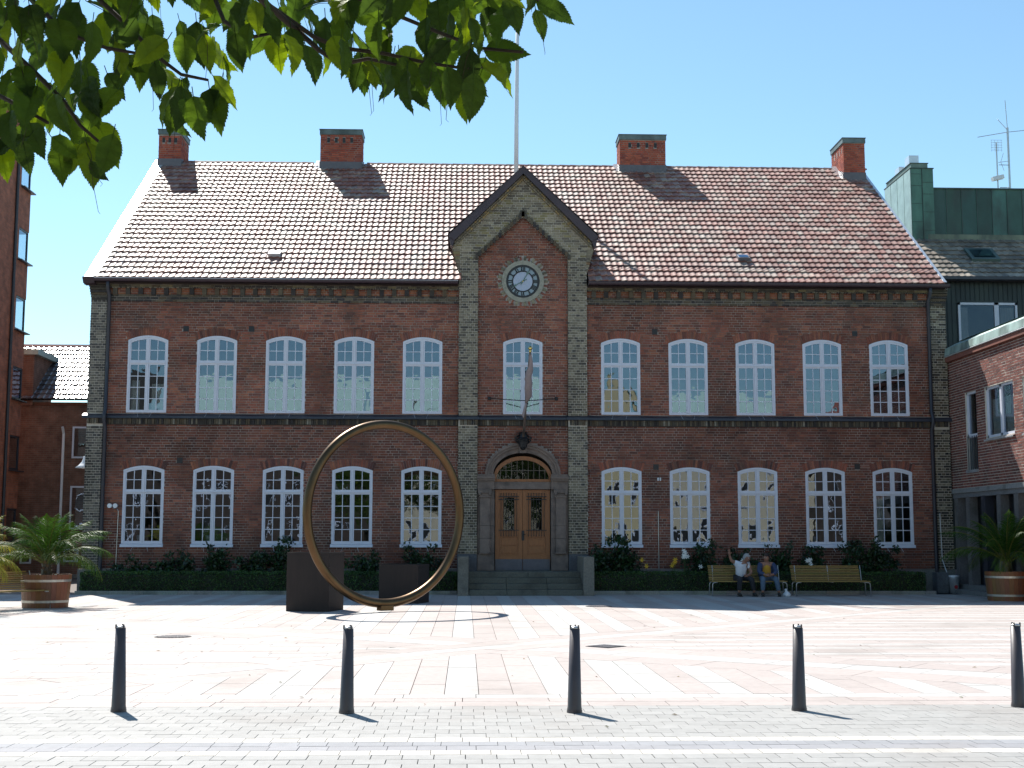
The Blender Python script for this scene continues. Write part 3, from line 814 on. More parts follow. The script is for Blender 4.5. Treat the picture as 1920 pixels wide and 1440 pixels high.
# ---------------- portal
mb = MB(); C1 = (.2, .16, .13)
for s in (-1, 1):
    a, b = sorted((s * .86, s * 1.375))
    mb.box(a, b, -.10, .02, 0.66, 1.16)                       # base block
    a2, b2 = sorted((s * 1.0, s * 1.30)); 
    for (z0, z1) in ((1.165, 1.62), (1.625, 2.0), (2.005, 2.85)):
        mb.box(a2, b2, -.16, .0, z0, z1); mb.box(a, b, -.06, .02, z0, z1)
    mb.box(a2 - .02, b2 + .02, -.19, 0, 1.16, 1.20)
    mb.box(a2 - .035, b2 + .035, -.19, .0, 2.85, 2.90); mb.box(a2 - .06, b2 + .06, -.21, .0, 2.99, 3.10); mb.box(a2 - .02, b2 + .02, -.17, 0, 2.90, 2.99)
    for q in (a2 - .01, b2 + .01): mb.tube([(q, -.2, 2.93), (q, -.2, 3.0)], .045, 8)
    mb.box(a, b, -.12, .02, 3.10, 3.36); mb.box(a - .01, b + .01, -.17, .0, 3.36, 3.42); mb.box(a - .015, b + .015, -.21, .0, 3.42, 3.50); mb.box(a, b, -.15, 0, 3.50, 3.56)
mb.box(-.86, .86, -.03, .2, 3.11, 3.33)
portal = mb.build('door_surround', 'sand', hall, bevel=.008)
def ell(a, b, t, z0=3.54): return (a * cos(t), z0 + b * sin(t))
mb = MB(); n = 26
for ring, (a0, b0, a1, b1, yo) in enumerate(((.90, .68, 1.02, .82, -.07), (1.02, .82, 1.09, .90, -.12), (1.09, .90, 1.15, .97, -.16))):
    for k in range(n):
        t0, t1 = pi * k / n, pi * (k + 1) / n
        mb.prism([ell(a0, b0, t0), ell(a1, b1, t0), ell(a1, b1, t1), ell(a0, b0, t1)], lambda u, v, d: (u, -d, v), -yo, -.25, caps=(True, False))
ao = mb.build('portal_arch', 'sand', portal)
mb = MB(); mb.prism([(-.10, 4.20), (.10, 4.20), (.155, 4.60), (-.155, 4.60)], lambda u, v, d: (u, -d, v), .22, -.02); mb.build('keystone', 'sand', portal, bevel=.01)
# fanlight
mb = MB()
for k in range(n):
    t0, t1 = pi * k / n, pi * (k + 1) / n
    mb.prism([ell(.80, .58, t0, 3.42), ell(.90, .68, t0, 3.44), ell(.90, .68, t1, 3.44), ell(.80, .58, t1, 3.42)], lambda u, v, d: (u, d, v), .06, .16)
mb.box(-.88, .88, .055, .16, 3.335, 3.42)
fan = mb.build('fanlight', 'door', hall)
mb = MB()
for k in range(-4, 5):
    u = k * .17; h = .57 * sqrt(1 - (u / .80) ** 2); mb.box(u - .007, u + .007, .085, .11, 3.42, 3.42 + h)
h2 = .80 * sqrt(1 - (.26 / .58) ** 2); mb.box(-h2, h2, .083, .108, 3.675, 3.689)
mb.build('glazing_bar', 'sand', fan)
mb = MB(); mb.add([(ell(.82, .60, pi * k / n, 3.42)[0], .10, ell(.82, .60, pi * k / n, 3.42)[1]) for k in range(n + 1)], [tuple(range(n + 1))]); mb.build('pane', 'glass_door', fan)
mb = MB(); mb.box(-1.2, 1.2, .5, 1.5, .6, 4.4); mb.build('lobby', 'dark', hall)
# doors
for s in (-1, 1):
    a, b = (-.835, -.004) if s < 0 else (.004, .835); m = (a + b) / 2
    mb = MB(); y0, y1 = .10, .16
    mb.box(a, a + .13, y0, y1, .68, 3.10); mb.box(b - .13, b, y0, y1, .68, 3.10)
    mb.box(a + .13, b - .13, y0, y1, 2.86, 3.10); mb.box(a + .13, b - .13, y0, y1, 1.66, 1.86); mb.box(a + .13, b - .13, y0, y1, .68, 1.12)
    mb.box(a + .13, b - .13, y0 + .03, y1 - .005, 1.12, 1.66)
    mb.box(a + .19, b - .19, y0 + .008, y1 - .02, 1.18, 1.38); mb.box(a + .19, b - .19, y0 + .008, y1 - .02, 1.42, 1.60)
    mb.box(a + .13, m - .165, y0, y1, 1.86, 2.86); mb.box(m + .165, b - .13, y0, y1, 1.86, 2.86)
    mb.box(m - .2, m - .165, y0 - .02, y0 + .01, 1.83, 2.89); mb.box(m + .165, m + .2, y0 - .02, y0 + .01, 1.83, 2.89)
    d = mb.build('door', 'door', hall, bevel=.004)
    mb = MB(); mb.box(a + .005, b - .005, y0 - .012, y0, .67, 1.0); mb.build('kick_plate', 'lead', d)
    mb = MB(); mb.add([(m - .165, .13, 1.86), (m + .165, .13, 1.86), (m + .165, .13, 2.86), (m - .165, .13, 2.86)], [(0, 1, 2, 3)]); mb.build('pane', 'glass_door', d)
    mb = MB()
    for k in range(7): u = m - .24 + k * .08; mb.tube([(u, .05, 1.72), (u, .05, 1.75), (u, .05, 2.96), (u, .05, 3.0)] if k in (0, 6) and False else [(u, .05, 1.70), (u, .05, 2.98)], .0085, 5)
    for z in (2.80, 2.89, 1.87): mb.box(m - .31, m + .31, .036, .05, z - .012, z + .012)
    for k in range(7):
        u = m - .24 + k * .08
        for z in (1.70, 2.98): mb.ball((u, .05, z), .016, n=6, m=4)
    # middle stretch of the bars is thinner than top and bottom crests
    mb.build('door_grille', 'iron', d)
mb = MB(); mb.box(-.03, .05, .075, .1, 1.56, 1.86); mb.tube([(.01, .08, 1.74), (.01, .02, 1.74), (.09, .02, 1.74)], .012, 6); mb.build('door_handle', 'iron', hall)
# ---------------- clock
cz = 9.535
ck = MB(); ck.lathe([(.0001, 0), (.50, 0)], (0, 0, 0), 48, cap=False)
def disc(r0, r1, y, y2=None, n=48):
    mb = MB(); vs = []; fs = []
    for k in range(n):
        t = 2 * pi * k / n
        for r, yy in ((r0, y), (r1, y), (r1, y2 if y2 is not None else y), (r0, y2 if y2 is not None else y)): vs.append((r * cos(t), yy, cz + r * sin(t)))
    for k in range(n):
        a = 4 * k; b = 4 * ((k + 1) % n); fs += [(a, a + 1, b + 1, b), (a + 1, a + 2, b + 2, b + 1), (a, b, b + 3, a + 3)]
    mb.add(vs, fs); return mb
clock = disc(.52, .655, -.03, .012).build('clock', 'sand', hall)
clock.data.materials.clear(); clock.data.materials.append(M['stone_c'] if 'stone_c' in M else mat('pale_clock_stone', (.28, .27, .22), rough=.85, nscale=8, namp=.3, bump=.3))
disc(.0001, .325, -.006, .0).build('centre_disc', 'clockface', clock)
disc(.30, .54, -.002, .0).build('numeral_disc', 'clockcell', clock)
disc(.455, .54, -.02, -.002).build('chapter_ring', 'iron', clock); disc(.300, .338, -.014, -.002).build('chapter_ring', 'iron', clock)
NUM = {1: 'I', 2: 'II', 3: 'III', 4: 'IIII', 5: 'V', 6: 'VI', 7: 'VII', 8: 'VIII', 9: 'IX', 10: 'X', 11: 'XI', 12: 'XII'}
for hname, txt in NUM.items():
    th = 2 * pi * hname / 12
    er = Vector((sin(th), 0, cos(th))); et = Vector((cos(th), 0, -sin(th)))
    wd = {'I': .030, 'V': .070, 'X': .075}; tot = sum(wd[c] for c in txt) + .008 * (len(txt) - 1); mb = MB(); u = -tot / 2
    for c in txt:
        w = wd[c]; ctr = Vector((0, -.012, cz)) + er * .397 + et * (u + w / 2)
        if c == 'I': mb.obox(ctr, et * .013, (0, .005, 0), er * .082)
        elif c == 'X':
            for sg in (-1, 1): mb.obox(ctr, (et * .012), (0, .005, 0), (er * .082 + et * sg * .024))
        else:
            for sg in (-1, 1): mb.obox(ctr + et * sg * .012, (et * .011), (0, .005, 0), (er * .082 + et * sg * .016))
        u += w + .008
    mb.build('numeral', 'iron', clock)
def hand(ang, ln, back, w, name, m):
    th = radians(ang); er = Vector((sin(th), 0, cos(th))); et = Vector((cos(th), 0, -sin(th))); mb = MB(); c = Vector((0, -.032, cz))
    P = [(-back, w * .5), (0, w * .8), (ln * .55, w * .45), (ln * .62, w * 1.5), (ln * .72, w * 1.4), (ln * .80, w * .4), (ln, w * .12)]
    for (r0, w0), (r1, w1) in zip(P[:-1], P[1:]):
        mb.prism([(r0, -w0), (r1, -w1), (r1, w1), (r0, w0)], lambda u, v, d: tuple(c + er * u + et * v + Vector((0, d, 0))), 0, .012)
    mb.build(name, m, clock)
hand(30, .44, .12, .022, 'hour_hand', 'clockgreen'); hand(241, .40, .13, .020, 'minute_hand', 'clockgreen')
mb = MB(); mb.ball((0, -.045, cz), .025); mb.build('hub', 'gold', clock)
mb = MB(); n = 34
for k in range(n):
    t = 2 * pi * k / n; er = Vector((cos(t), 0, sin(t))); et = Vector((-sin(t), 0, cos(t)))
    long = k % 2 == 0; c = pick([(.28, .25, .17), (.22, .2, .13), (.11, .10, .07)] if long else RED)
    r = .725; mb.obox(Vector((0, -.03 if long else -.005, cz)) + er * r, er * .058, (0, .02, 0), et * (.034 if long else .028), c)
mb.build('brick_rosette', 'brick', clock)
# ---------------- steps
st = MB(); stair = empty_part = bpy.data.objects.new('stair', None); COL.objects.link(stair); stair.parent = hall
for k in range(4):
    y0 = -2.22 + .31 * k; z1 = .163 * (k + 1)
    for (xa, xb) in ((-1.63, -.55), (-.545, .62), (.625, 1.63)) if k < 3 else ((-1.63, .1), (.105, 1.63)):
        mb = MB(); mb.box(xa + .002, xb - .002, y0, y0 + .306 if k < 3 else -.06, z1 - .163 + (0 if k == 0 else .002), z1, (.125, .122, .10))
        mb.build('step', 'stone', stair, bevel=.008)
for s in (-1, 1):
    a, b = sorted((s * 1.64, s * 1.95))
    mb = MB(); mb.box(a, b, -2.28, -.14, 0, 1.10, (.20, .18, .15)); mb.build('cheek_wall', 'stone', stair, bevel=.012)
for s in (-1, 1):   # dark stone sockle beside the portal
    a, b = sorted((s * 1.39, s * 1.985)); mb = MB(); mb.box(a, b, -.15, .02, 0, 1.15, (.10, .10, .11)); mb.build('plinth', 'stone', hall, bevel=.01)

mb = MB(); mb.box(-.86, .86, -.062, .2, .4, .664, (.12, .118, .10)); mb.build('threshold', 'stone', stair)
# ------------------------------------------------------------------ roofs
TERRA = [(.27, .125, .10), (.25, .112, .09), (.29, .145, .115), (.22, .10, .08), (.27, .15, .125), (.20, .09, .072), (.26, .165, .14)]
SLATE = [(.10, .10, .115), (.13, .13, .145), (.08, .08, .09), (.17, .165, .165)]
def tile_geom(w=.198, L=.40, rise=.052, th=.034, tilt=.046, n=7):
    """S-shaped pantile: local x across, y up the slope, z out of the roof"""
    vs = []; 
    for yy, dz in ((0, tilt), (L, 0)):
        for k in range(n + 1):
            t = k / n; u = (w + .022) * t
            h = rise * (.12 * cos(t * 9) * (1 - t) + (t / .80) ** 1.3 if t < .80 else 1.0 - ((t - .80) / .20) ** 1.5 * .95)
            vs.append((u, yy, dz + h))
    fs = [(k, k + 1, n + 2 + k, n + 1 + k) for k in range(n)]
    b = len(vs)
    for k in range(n + 1): x, y, z = vs[k]; vs.append((x, y + .004, z - th))
    fs += [(b + k, b + k + 1, k + 1, k) for k in range(n)]
    return vs, fs
def tile_roof(parent, x0, x1, y0, z0, y1, z1, pal, mt, singles=0, skip=None, w=.198, name='tile', rise=.030, clipfn=None):
    d = Vector((0, y1 - y0, z1 - z0)); L = d.length; d /= L; nrm = Vector((0, -d.z, d.y))
    rows = int(round(L / .385)); rl = L / rows; cols = int(round((x1 - x0) / w)); w = (x1 - x0) / cols
    tv, tf = tile_geom(w, rl + .03, rise)
    rest = MB(); cnt = 0
    meshes = {}
    for r in range(rows):
        for c in range(cols):
            x = x0 + c * w; o = Vector((x, y0, z0)) + d * (r * rl)
            if skip and skip(x + w / 2, o.y + d.y * rl * .5, o.z): continue
            col = random.choice(pal); k = U(.85, 1.15) * (1 + .2 * noise.noise(Vector((x * .4, r * .3, 2))))
            lich = noise.noise(Vector((x * .5, r * .25, 9)))
            if pal is not TERRA: pass
            elif lich > .1 and R() < .35: col = lerp(col, (.32, .29, .25), U(.2, .6))
            col = tuple(q * k for q in col); jy = U(-.008, .008); jz = U(-.002, .006); rot = U(-.012, .012)
            def place(v): return o + Vector((v[0] + rot * v[1], 0, 0)) + d * (v[1] + jy + rot * v[0]) + nrm * (v[2] + .02 + jz)
            if cnt < singles and r >= 0:
                mb = MB(); mb.add([place(v) for v in tv], tf, col); mb.build(name, mt, parent); cnt += 1
            else: rest.add([place(v) for v in tv], tf, col)
    rest.build(name, mt, parent, kind='stuff')
RS = (15.5 - 9.42) / 8.42      # roof slope (rise per metre of depth)
def roofz(y): return 9.42 + RS * (y + .42)
roof_mb = MB()
for (xa, xb, ya) in ((-13.12, -2.0, -.42), (-2.0, 2.0, 1.6), (2.0, 13.12, -.42)): roof_mb.add([(xa, ya, roofz(ya) - .02), (xb, ya, roofz(ya) - .02), (xb, 8, 15.47), (xa, 8, 15.47)], [(0, 1, 2, 3)])
roof_mb.add([(-13.12, 16.4, 9.40), (13.12, 16.4, 9.40), (13.12, 8, 15.47), (-13.12, 8, 15.47)], [(3, 2, 1, 0)])
for (xa, xb) in ((-13.12, -2.0), (2.0, 13.12)): roof_mb.add([(xa, -.42, 9.34), (xb, -.42, 9.34), (xb, .1, 9.34), (xa, .1, 9.34)], [(3, 2, 1, 0)])
roof = roof_mb.build('roof', 'under', hall)
CH = [(-13.12, -12.30, 7.55, 8.9, 16.62, 'n'), (-7.17, -5.66, 7.45, 8.45, 16.66, 'w'), (3.93, 5.64, 7.45, 8.45, 16.60, 'w'), (12.20, 13.0, 7.0, 8.6, 16.43, 'n')]
HATCH = [(-7.8, 1.0), (7.08, 1.0)]
def skipmain(x, y, z):
    if abs(x) < 2.0 + .0 and y < 1.0: return True
    if y < 5.0 and abs(x) < 2.25 * (1 - (z - 10.9) / 2.2) and z > 10.9: return True
    if abs(x) < 2.0 and y < 1.7: return True
    for (a, b, y0, y1, zt, k) in CH:
        if a < x < b and y > y0 + .1: return True
    return False
tile_roof(roof, -12.98, 13.06, -.44, 9.44, 7.92, 15.45, TERRA, 'tile', singles=295, skip=skipmain)
x = -12.28
mb0 = None; xs = x
while x < 13.0:
    inside = any(a - .2 < x + .2 < b + .05 for (a, b, *_r) in CH)
    if not inside:
        mb = MB(); n = 6; vs = []
        for xx, rr in ((x, .115), (x + .42, .10)):
            for k in range(n + 1): t = pi * k / n; vs.append((xx, 7.97 + rr * cos(t), 15.45 + rr * sin(t)))
        mb.add(vs, [(k, k + 1, n + 2 + k, n + 1 + k) for k in range(n)], pick(TERRA)); mb.build('ridge_tile', 'tile', roof, smooth=False)
    x += .40
# pale metal verges
L_ = MB()
L_.add([(-13.32, -.44, 9.50), (-12.96, -.44, 9.53), (-12.96, 8, 15.60), (-13.32, 8, 15.56), (-13.32, -.44, 9.22), (-13.32, 8, 15.28), (-12.96, -.44, 9.43), (-12.96, 8, 15.5)],
       [(0, 1, 2, 3), (4, 0, 3, 5), (1, 6, 7, 2)])
L_.build('verge_flashing', 'zincw', roof)
L_ = MB(); L_.add([(13.04, -.46, 9.53), (13.14, -.46, 9.53), (13.14, 8, 15.60), (13.04, 8, 15.60), (13.14, -.46, 9.25), (13.14, 8, 15.3), (13.04, -.46, 9.42), (13.04, 8, 15.48)],
       [(0, 1, 2, 3), (1, 4, 5, 2), (6, 0, 3, 7)])
L_.build('verge_flashing', 'zincw', roof)
L_ = MB(); L_.prism([(-.55, 9.47), (-.13, 9.47), (-.10, 9.28), (-.42, 9.30)], lambda u, v, d: (d, u, v), -13.36, -13.02); L_.build('verge_foot', 'barge', roof)
# snow guards
for (x0, x1) in ((-12.9, -2.3), (2.6, 12.9)):
    mb = MB(); y = .35; z = roofz(y) + .17
    mb.tube([(x0, y, z), (x1, y, z)], .011, 5)
    x = x0 + .5
    while x < x1: mb.tube([(x, y, z), (x + .03, y + .18, z - .08)], .008, 4); mb.tube([(x, y, z), (x, y - .1, z - .2)], .008, 4); x += 1.15
    mb.build('snow_guard', 'steel' if x0 < 0 else 'barge', roof)
for (x, y) in HATCH:
    mb = MB(); z = roofz(y); d = Vector((0, 1, RS)).normalized(); n = Vector((0, -d.z, d.y))
    c = Vector((x, y, z)) + n * .11
    mb.obox(c, (.19, 0, 0), d * .2 - n * .03, n * .07)
    h = mb.build('roof_hatch', 'lead' if x > 0 else 'zincw', roof)
    mb = MB(); mb.obox(c + n * .075, (.15, 0, 0), d * .15 - n * .022, n * .006); mb.build('pane', 'glass_new' if x > 0 else 'zincw', h)
# ---------------- chimneys
for ci, (a, b, y0, y1, zt, kind) in enumerate(CH):
    ch = bpy.data.objects.new('chimney', None); COL.objects.link(ch); ch.parent = hall
    zb = roofz(y0) - .1; zf = roofz(y0) + .33
    mb = MB(); mb.box(a + .012, b - .012, y0 + .012, y1 - .012, min(zb, 14.4) - .3, zt - .2); mb.build('mortar_core', 'mortar', ch)
    holes = []
    if kind == 'w':
        m = (a + b) / 2; holes = [m - .46 + .285 * k for k in range(4)] if ci == 1 else [m - .48 + .32 * k for k in range(4)]
    elif ci == 0: holes = [a + .18, a + .40, a + .62]
    mb = MB(); z = min(zb, 14.6) - .2; r = 0
    while z < zt - .26:
        iv = [(a, b)]; ivs = [(y0, y1)]
        if abs(z + .04 - (zt - .42)) < .12:
            for h in holes: iv = subtract(iv, h - .055, h + .055)
            if kind == 'n':
                for k in range(4): ivs = subtract(ivs, y0 + .2 + k * .32, y0 + .32 + k * .32)
        emit(mb, course_bricks(iv, z, r, CHIM), lambda u, w, zz: (u, y0 - w, zz))
        for s, xx in ((-1, a), (1, b)):
            emit(mb, course_bricks(ivs, z, r + 1, CHIM), lambda u, w, zz, s=s, xx=xx: (xx + s * w, u, zz))
        z += COURSE; r += 1
    mb.build('brick', 'brickc', ch, kind='stuff')
    for h in holes:
        mb = MB(); mb.box(h - .05, h + .05, y0 + .004, y0 + .01, zt - .5, zt - .32); mb.build('smoke_vent', 'iron', ch)
    mb = MB(); mb.box(a - .03, b + .03, y0 - .03, y1 + .03, zt - .2, zt - .02, (.12, .16, .16)); mb.box(a - .05, b + .05, y0 - .05, y1 + .05, zt - .02, zt, (.07, .08, .08))
    mb.build('chimney_cap', 'copper', ch)
    mb = MB()
    mb.box(a - .02, b + .02, y0 - .02, y0 + .3, roofz(y0) - .1, zf); 
    for s, xx in ((-1, a), (1, b)):
        xa, xb = sorted((xx, xx + s * .03)); mb.prism([(y0, roofz(y0) - .05), (y1, roofz(min(y1, 8)) - .05), (y1, roofz(min(y1, 8)) + .22), (y0, roofz(y0) + .33)], lambda u, v, d: (d, u, v), xa, xb)
    if kind == 'w' or ci == 3:
        s = -1; xa, xb = (a - .2, a); mb.add([(xa, y0 + .0, roofz(y0) + .09), (xb, y0 + .0, roofz(y0) + .09), (xb, 8, roofz(8) + .12), (xa, 8, roofz(8) + .12)], [(0, 1, 2, 3)], (.5, .5, .5), 1)
    mb.build('chimney_flashing', ['lead', 'zincw'], ch)
# ------------------------------------------------------------------ things fixed to the hall
fp = MB(); fp.tube([(.06, 7.2, 14.2), (.07, 7.2, 17), (.12, 7.2, 22.5)], [.085, .08, .055], 12)
o = fp.build('flagpole', 'plastic', smooth=True); tag(o, 'tall white flagpole rising from the roof ridge behind the clock gable', 'flagpole')
stf = empty('wall_flagstaff', 'slanting flagstaff with furled pinkish flag above the oak doors', 'flagstaff', (0, 0, 4.75))
def child(mb, name, m, root, **k):
    o = mb.build(name, m, None, **k); o.data.transform(Matrix.Translation(-root.location)); o.parent = root; return o
base = Vector((0, -.32, 4.62)); top = Vector((.13, -2.05, 7.15)); dd = top - base
mb = MB(); mb.tube([base, base + dd * .97], [.042, .03], 10); child(mb, 'staff', 'sand', stf, smooth=True)
mb = MB(); mb.ball(base + dd * 1.0, .062, n=12, m=8); mb.lathe([(.03, -.12), (.045, -.06), (.03, -.04)], base + dd * .995, 10); child(mb, 'ball_finial', 'gold', stf, smooth=True)
mb = MB(); path = []; rr = []
for k in range(17):
    t = k / 16; p = base + dd * (.93 - .52 * t); sag = .10 * sin(pi * t) ** 1.0 * (.3 + t)
    path.append(p + Vector((.03 * sin(t * 9) + (.02 if t < .5 else .05 * sin(pi * t)), 0, -sag))); rr.append(.035 + .085 * sin(pi * min(1, t * 1.05)) ** .8 * (.5 + t * .9) if t < .95 else .03)
mb.tube(path, rr, 10)
for i in range(len(mb.v)):
    v = Vector(mb.v[i]); q = noise.noise(v * 9) * .035; mb.v[i] = (v.x + q, v.y + q * .5, v.z)
child(mb, 'furled_flag', 'flag', stf, smooth=True)
mb = MB(); mb.tube([base + dd * .40 + Vector((0, -.05, 0)), base + dd * .28 + Vector((-.06, -.02, -.04)), base + dd * .3 + Vector((-.05, -.03, -.16))], [.03, .04, .012], 7); child(mb, 'flag_tail', 'flag', stf, smooth=True)
mb = MB(); mb.lathe([(.05, -.33), (.11, -.25), (.15, -.1), (.20, .0), (.13, .05), (.09, .16), (.15, .2)], (0, -.27, 4.62), 8)
for s in (-1, 1):
    mb.tube([(s * .1, -.2, 4.75), (s * .2, -.28, 4.68), (s * .23, -.25, 4.58), (s * .14, -.2, 4.5)], .025, 6)
    mb.ball((s * .235, -.26, 4.66), .035)
mb.box(-.12, .12, -.1, .0, 4.3, 4.85); child(mb, 'wall_socket', 'iron', stf)
mb = MB(); q = base + dd * .43
for s in (-1, 1): mb.tube([(s * 1.03, -.0, 5.88), q], .014, 6); mb.lathe([(.05, -.05), (.05, .05)], (s * 1.03, -.02, 5.88), 8)
child(mb, 'stay_rod', 'iron', stf)
mb = MB()
for k, xx in enumerate((-12.40, -12.235)):
    mb.tube([(xx, -.02, 2.58), (xx, -.10, 2.58)], .028, 8)
    for j in range(1): pass
o = empty('wall_floodlight', 'pair of small round white lamps on the wall left of the ground floor windows', 'lamp', (-12.32, 0, 2.58))
child(mb, 'arm', 'steel', o)
for xx in (-12.40, -12.235):
    b = MB(); b.tube([(xx, -.07, 2.58), (xx, -.15, 2.58)], .068, 14); child(b, 'lamp_head', 'plastic', o, smooth=False)
mb = MB(); mb.tube([(-12.34, -.03, 2.51), (-12.20, -.03, 2.49), (-12.16, -.03, 2.42), (-12.18, -.03, .7)], .011, 6); child(mb, 'cable_pipe', 'steel', o)
mb = MB()
for xx in (4.13, 4.2): mb.lathe([(.02, -.05), (.028, .0), (.02, .05)], (xx, -.07, 3.42), 8)
o = mb.build('wall_spotlight', 'plastic'); tag(o, 'two tiny white spotlights on the wall right of the first window beside the door', 'lamp')
mb = MB(); mb.tube([(4.13, -.05, 2.45), (4.13, -.05, .7)], .014, 6); o = mb.build('conduit', 'steel'); tag(o, 'thin grey conduit running down the brick wall near the lilies', 'pipe')

# ------------------------------------------------------------------ right-hand brick building
XR = 13.22
rb = empty('brick_office', 'red brick building at the right edge with pale copper eaves', 'building', (0, 0, 0))
RW = [(1.32, 2.20, 3.66, 5.98, 'slit'), (2.83, 4.85, 4.50, 5.96, 'two'), (5.46, 7.3, 4.48, 5.97, 'two')]   # along -y
mbc = MB(); ys = [0]; 
def rpt(u, w, z): return (XR - w, -u, z)
def rwall_iv(z):
    iv = [(.0, 9.0)]
    for (a, b, z0, z1, k) in RW:
        if z0 - .04 < z + .04 < z1: iv = subtract(iv, a, b)
    return iv
cuts = sorted({0, 9.0} | {q for w in RW for q in w[:2]})
for a, b in zip(cuts[:-1], cuts[1:]):
    m = (a + b) / 2; ops = sorted((w[2], w[3]) for w in RW if w[0] < m < w[1]); za = 3.0
    for lo, hi in ops: mbc.add([rpt(a, -.004, za), rpt(b, -.004, za), rpt(b, -.004, lo), rpt(a, -.004, lo)], [(0, 1, 2, 3)]); za = hi
    mbc.add([rpt(a, -.004, za), rpt(b, -.004, za), rpt(b, -.004, 7.3), rpt(a, -.004, 7.3)], [(0, 1, 2, 3)])
for (a, b, z0, z1, k) in RW:
    for (p, q) in (((a, z0), (a, z1)), ((a, z1), (b, z1)), ((b, z1), (b, z0)), ((b, z0), (a, z0))):
        mbc.add([rpt(p[0], -.012, p[1]), rpt(q[0], -.012, q[1]), rpt(q[0], -.3, q[1]), rpt(p[0], -.3, p[1])], [(0, 1, 2, 3)])
mbc.box(XR + .02, XR + 9, -9, -.02, 7.2, 7.3); mbc.box(XR + 8.9, XR + 9, -9, 0, 0, 7.3); mbc.box(XR, XR + 9, -9.05, -9, 0, 7.3)
rw = mbc.build('wall', 'mortar_light', rb)
z = 3.14; r = 0; allb = []
REDR = [(.20, .072, .055), (.17, .062, .05), (.23, .085, .066), (.14, .055, .048), (.19, .075, .06)]
while z < 7.2: allb += course_bricks(rwall_iv(z), z, r, REDR, L1=.238, L2=.238); z += .0789; r += 1
allb.sort(key=lambda b: -b[0] if b[0] < 5.8 else 99)
for b in allb[:280]:
    mb = MB(); emit(mb, [b], rpt); mb.build('brick', 'brick', rw)
mb = MB(); emit(mb, allb[280:], rpt); mb.build('brick', 'brick', rw, kind='stuff')
mb = MB(); mb.box(XR - .05, XR + .1, -9, .0, 3.0, 3.13, (.22, .22, .22)); mb.box(XR - .0, XR + .1, -9, 0, 2.86, 3.0, (.16, .16, .17)); mb.build('stone_band', 'stone', rb)
# ground floor: recessed shopfront posts
mb = MB(); mb.box(XR + .35, XR + .5, -9, .0, 0, 2.9, (.03, .03, .035)); mb.build('shopfront', 'dmetal', rb)
for u, m_ in ((.15, 'sand'), (1.1, 'stone'), (2.3, 'dmetal'), (3.4, 'sand'), (4.6, 'stone'), (6.2, 'sand')):
    mb = MB(); mb.box(XR + .0, XR + .25, -u - .28, -u, 0, 2.87, (.13, .12, .12)); mb.build('pillar', 'stone' if m_ != 'dmetal' else 'dmetal', rb)
mb = MB(); mb.box(XR - .3, XR + .35, -8.8, -.35, 0, .14, (.16, .16, .16)); mb.box(XR - .05, XR + .35, -8.8, -.35, .14, .28, (.15, .15, .15)); mb.build('doorstep', 'stone', rb)
for (a, b, z0, z1, k) in RW:
    w = MB(); dd_ = -.13
    def bar(u0, u1, za, zb_, w0=-.14, w1=-.06): 
        p = [rpt(u0, w0, za), rpt(u1, w0, za), rpt(u1, w0, zb_), rpt(u0, w0, zb_), rpt(u0, w1, za), rpt(u1, w1, za), rpt(u1, w1, zb_), rpt(u0, w1, zb_)]
        w.add(p, [(4, 5, 6, 7), (0, 4, 7, 3), (1, 2, 6, 5), (0, 1, 5, 4), (3, 7, 6, 2)])
    zlo = z0 if k == 'two' else 4.62
    bar(a, a + .07, zlo, z1); bar(b - .07, b, zlo, z1); bar(a, b, z1 - .07, z1)
    if k == 'two': bar(a, b, z0, z0 + .08)
    if k == 'two': m = (a + b) / 2; bar(m - .06, m + .06, z0, z1)
    else: bar(a, b, 4.62, 4.72)
    wo = w.build('window', 'white', rb)
    g_ = MB(); g_.add([rpt(a, -.11, z0), rpt(b, -.11, z0), rpt(b, -.11, z1), rpt(a, -.11, z1)], [(0, 1, 2, 3)]); g_.build('pane', 'glass_new', wo)
    if k == 'two':
        g_ = MB(); g_.add([rpt(a + .1, -.2, z0), rpt(b - .1, -.2, z0), rpt(b - .1, -.2, z1 - .35), rpt(a + .1, -.2, z1 - .35)], [(0, 1, 2, 3)]); g_.build('blind', 'curtain', wo)
        g_ = MB(); p = [rpt(a - .02, .06, z0 - .05), rpt(b + .02, .06, z0 - .05), rpt(b + .02, -.14, z0 + .01), rpt(a - .02, -.14, z0 + .01), rpt(a - .02, .06, z0 - .09), rpt(b + .02, .06, z0 - .09)]
        g_.add(p, [(0, 1, 2, 3), (4, 5, 1, 0)]); g_.build('sill', 'zincw', wo)
    else:
        for q in range(5): 
            g_ = MB(); g_.tube([rpt(a + .08 + q * .17, -.02, z0), rpt(a + .08 + q * .17, -.02, 4.66)], .012, 6); g_.build('railing_bar', 'dmetal', wo)
        g_ = MB(); g_.box(XR - .04, XR + .15, -b, -a, z0 - .09, z0, (.25, .25, .26)); g_.build('sill', 'stone', wo)
mb = MB(); mb.box(XR + .3, XR + 3, -9, -.05, 3.2, 7.1); mb.build('room', 'dark', rb)
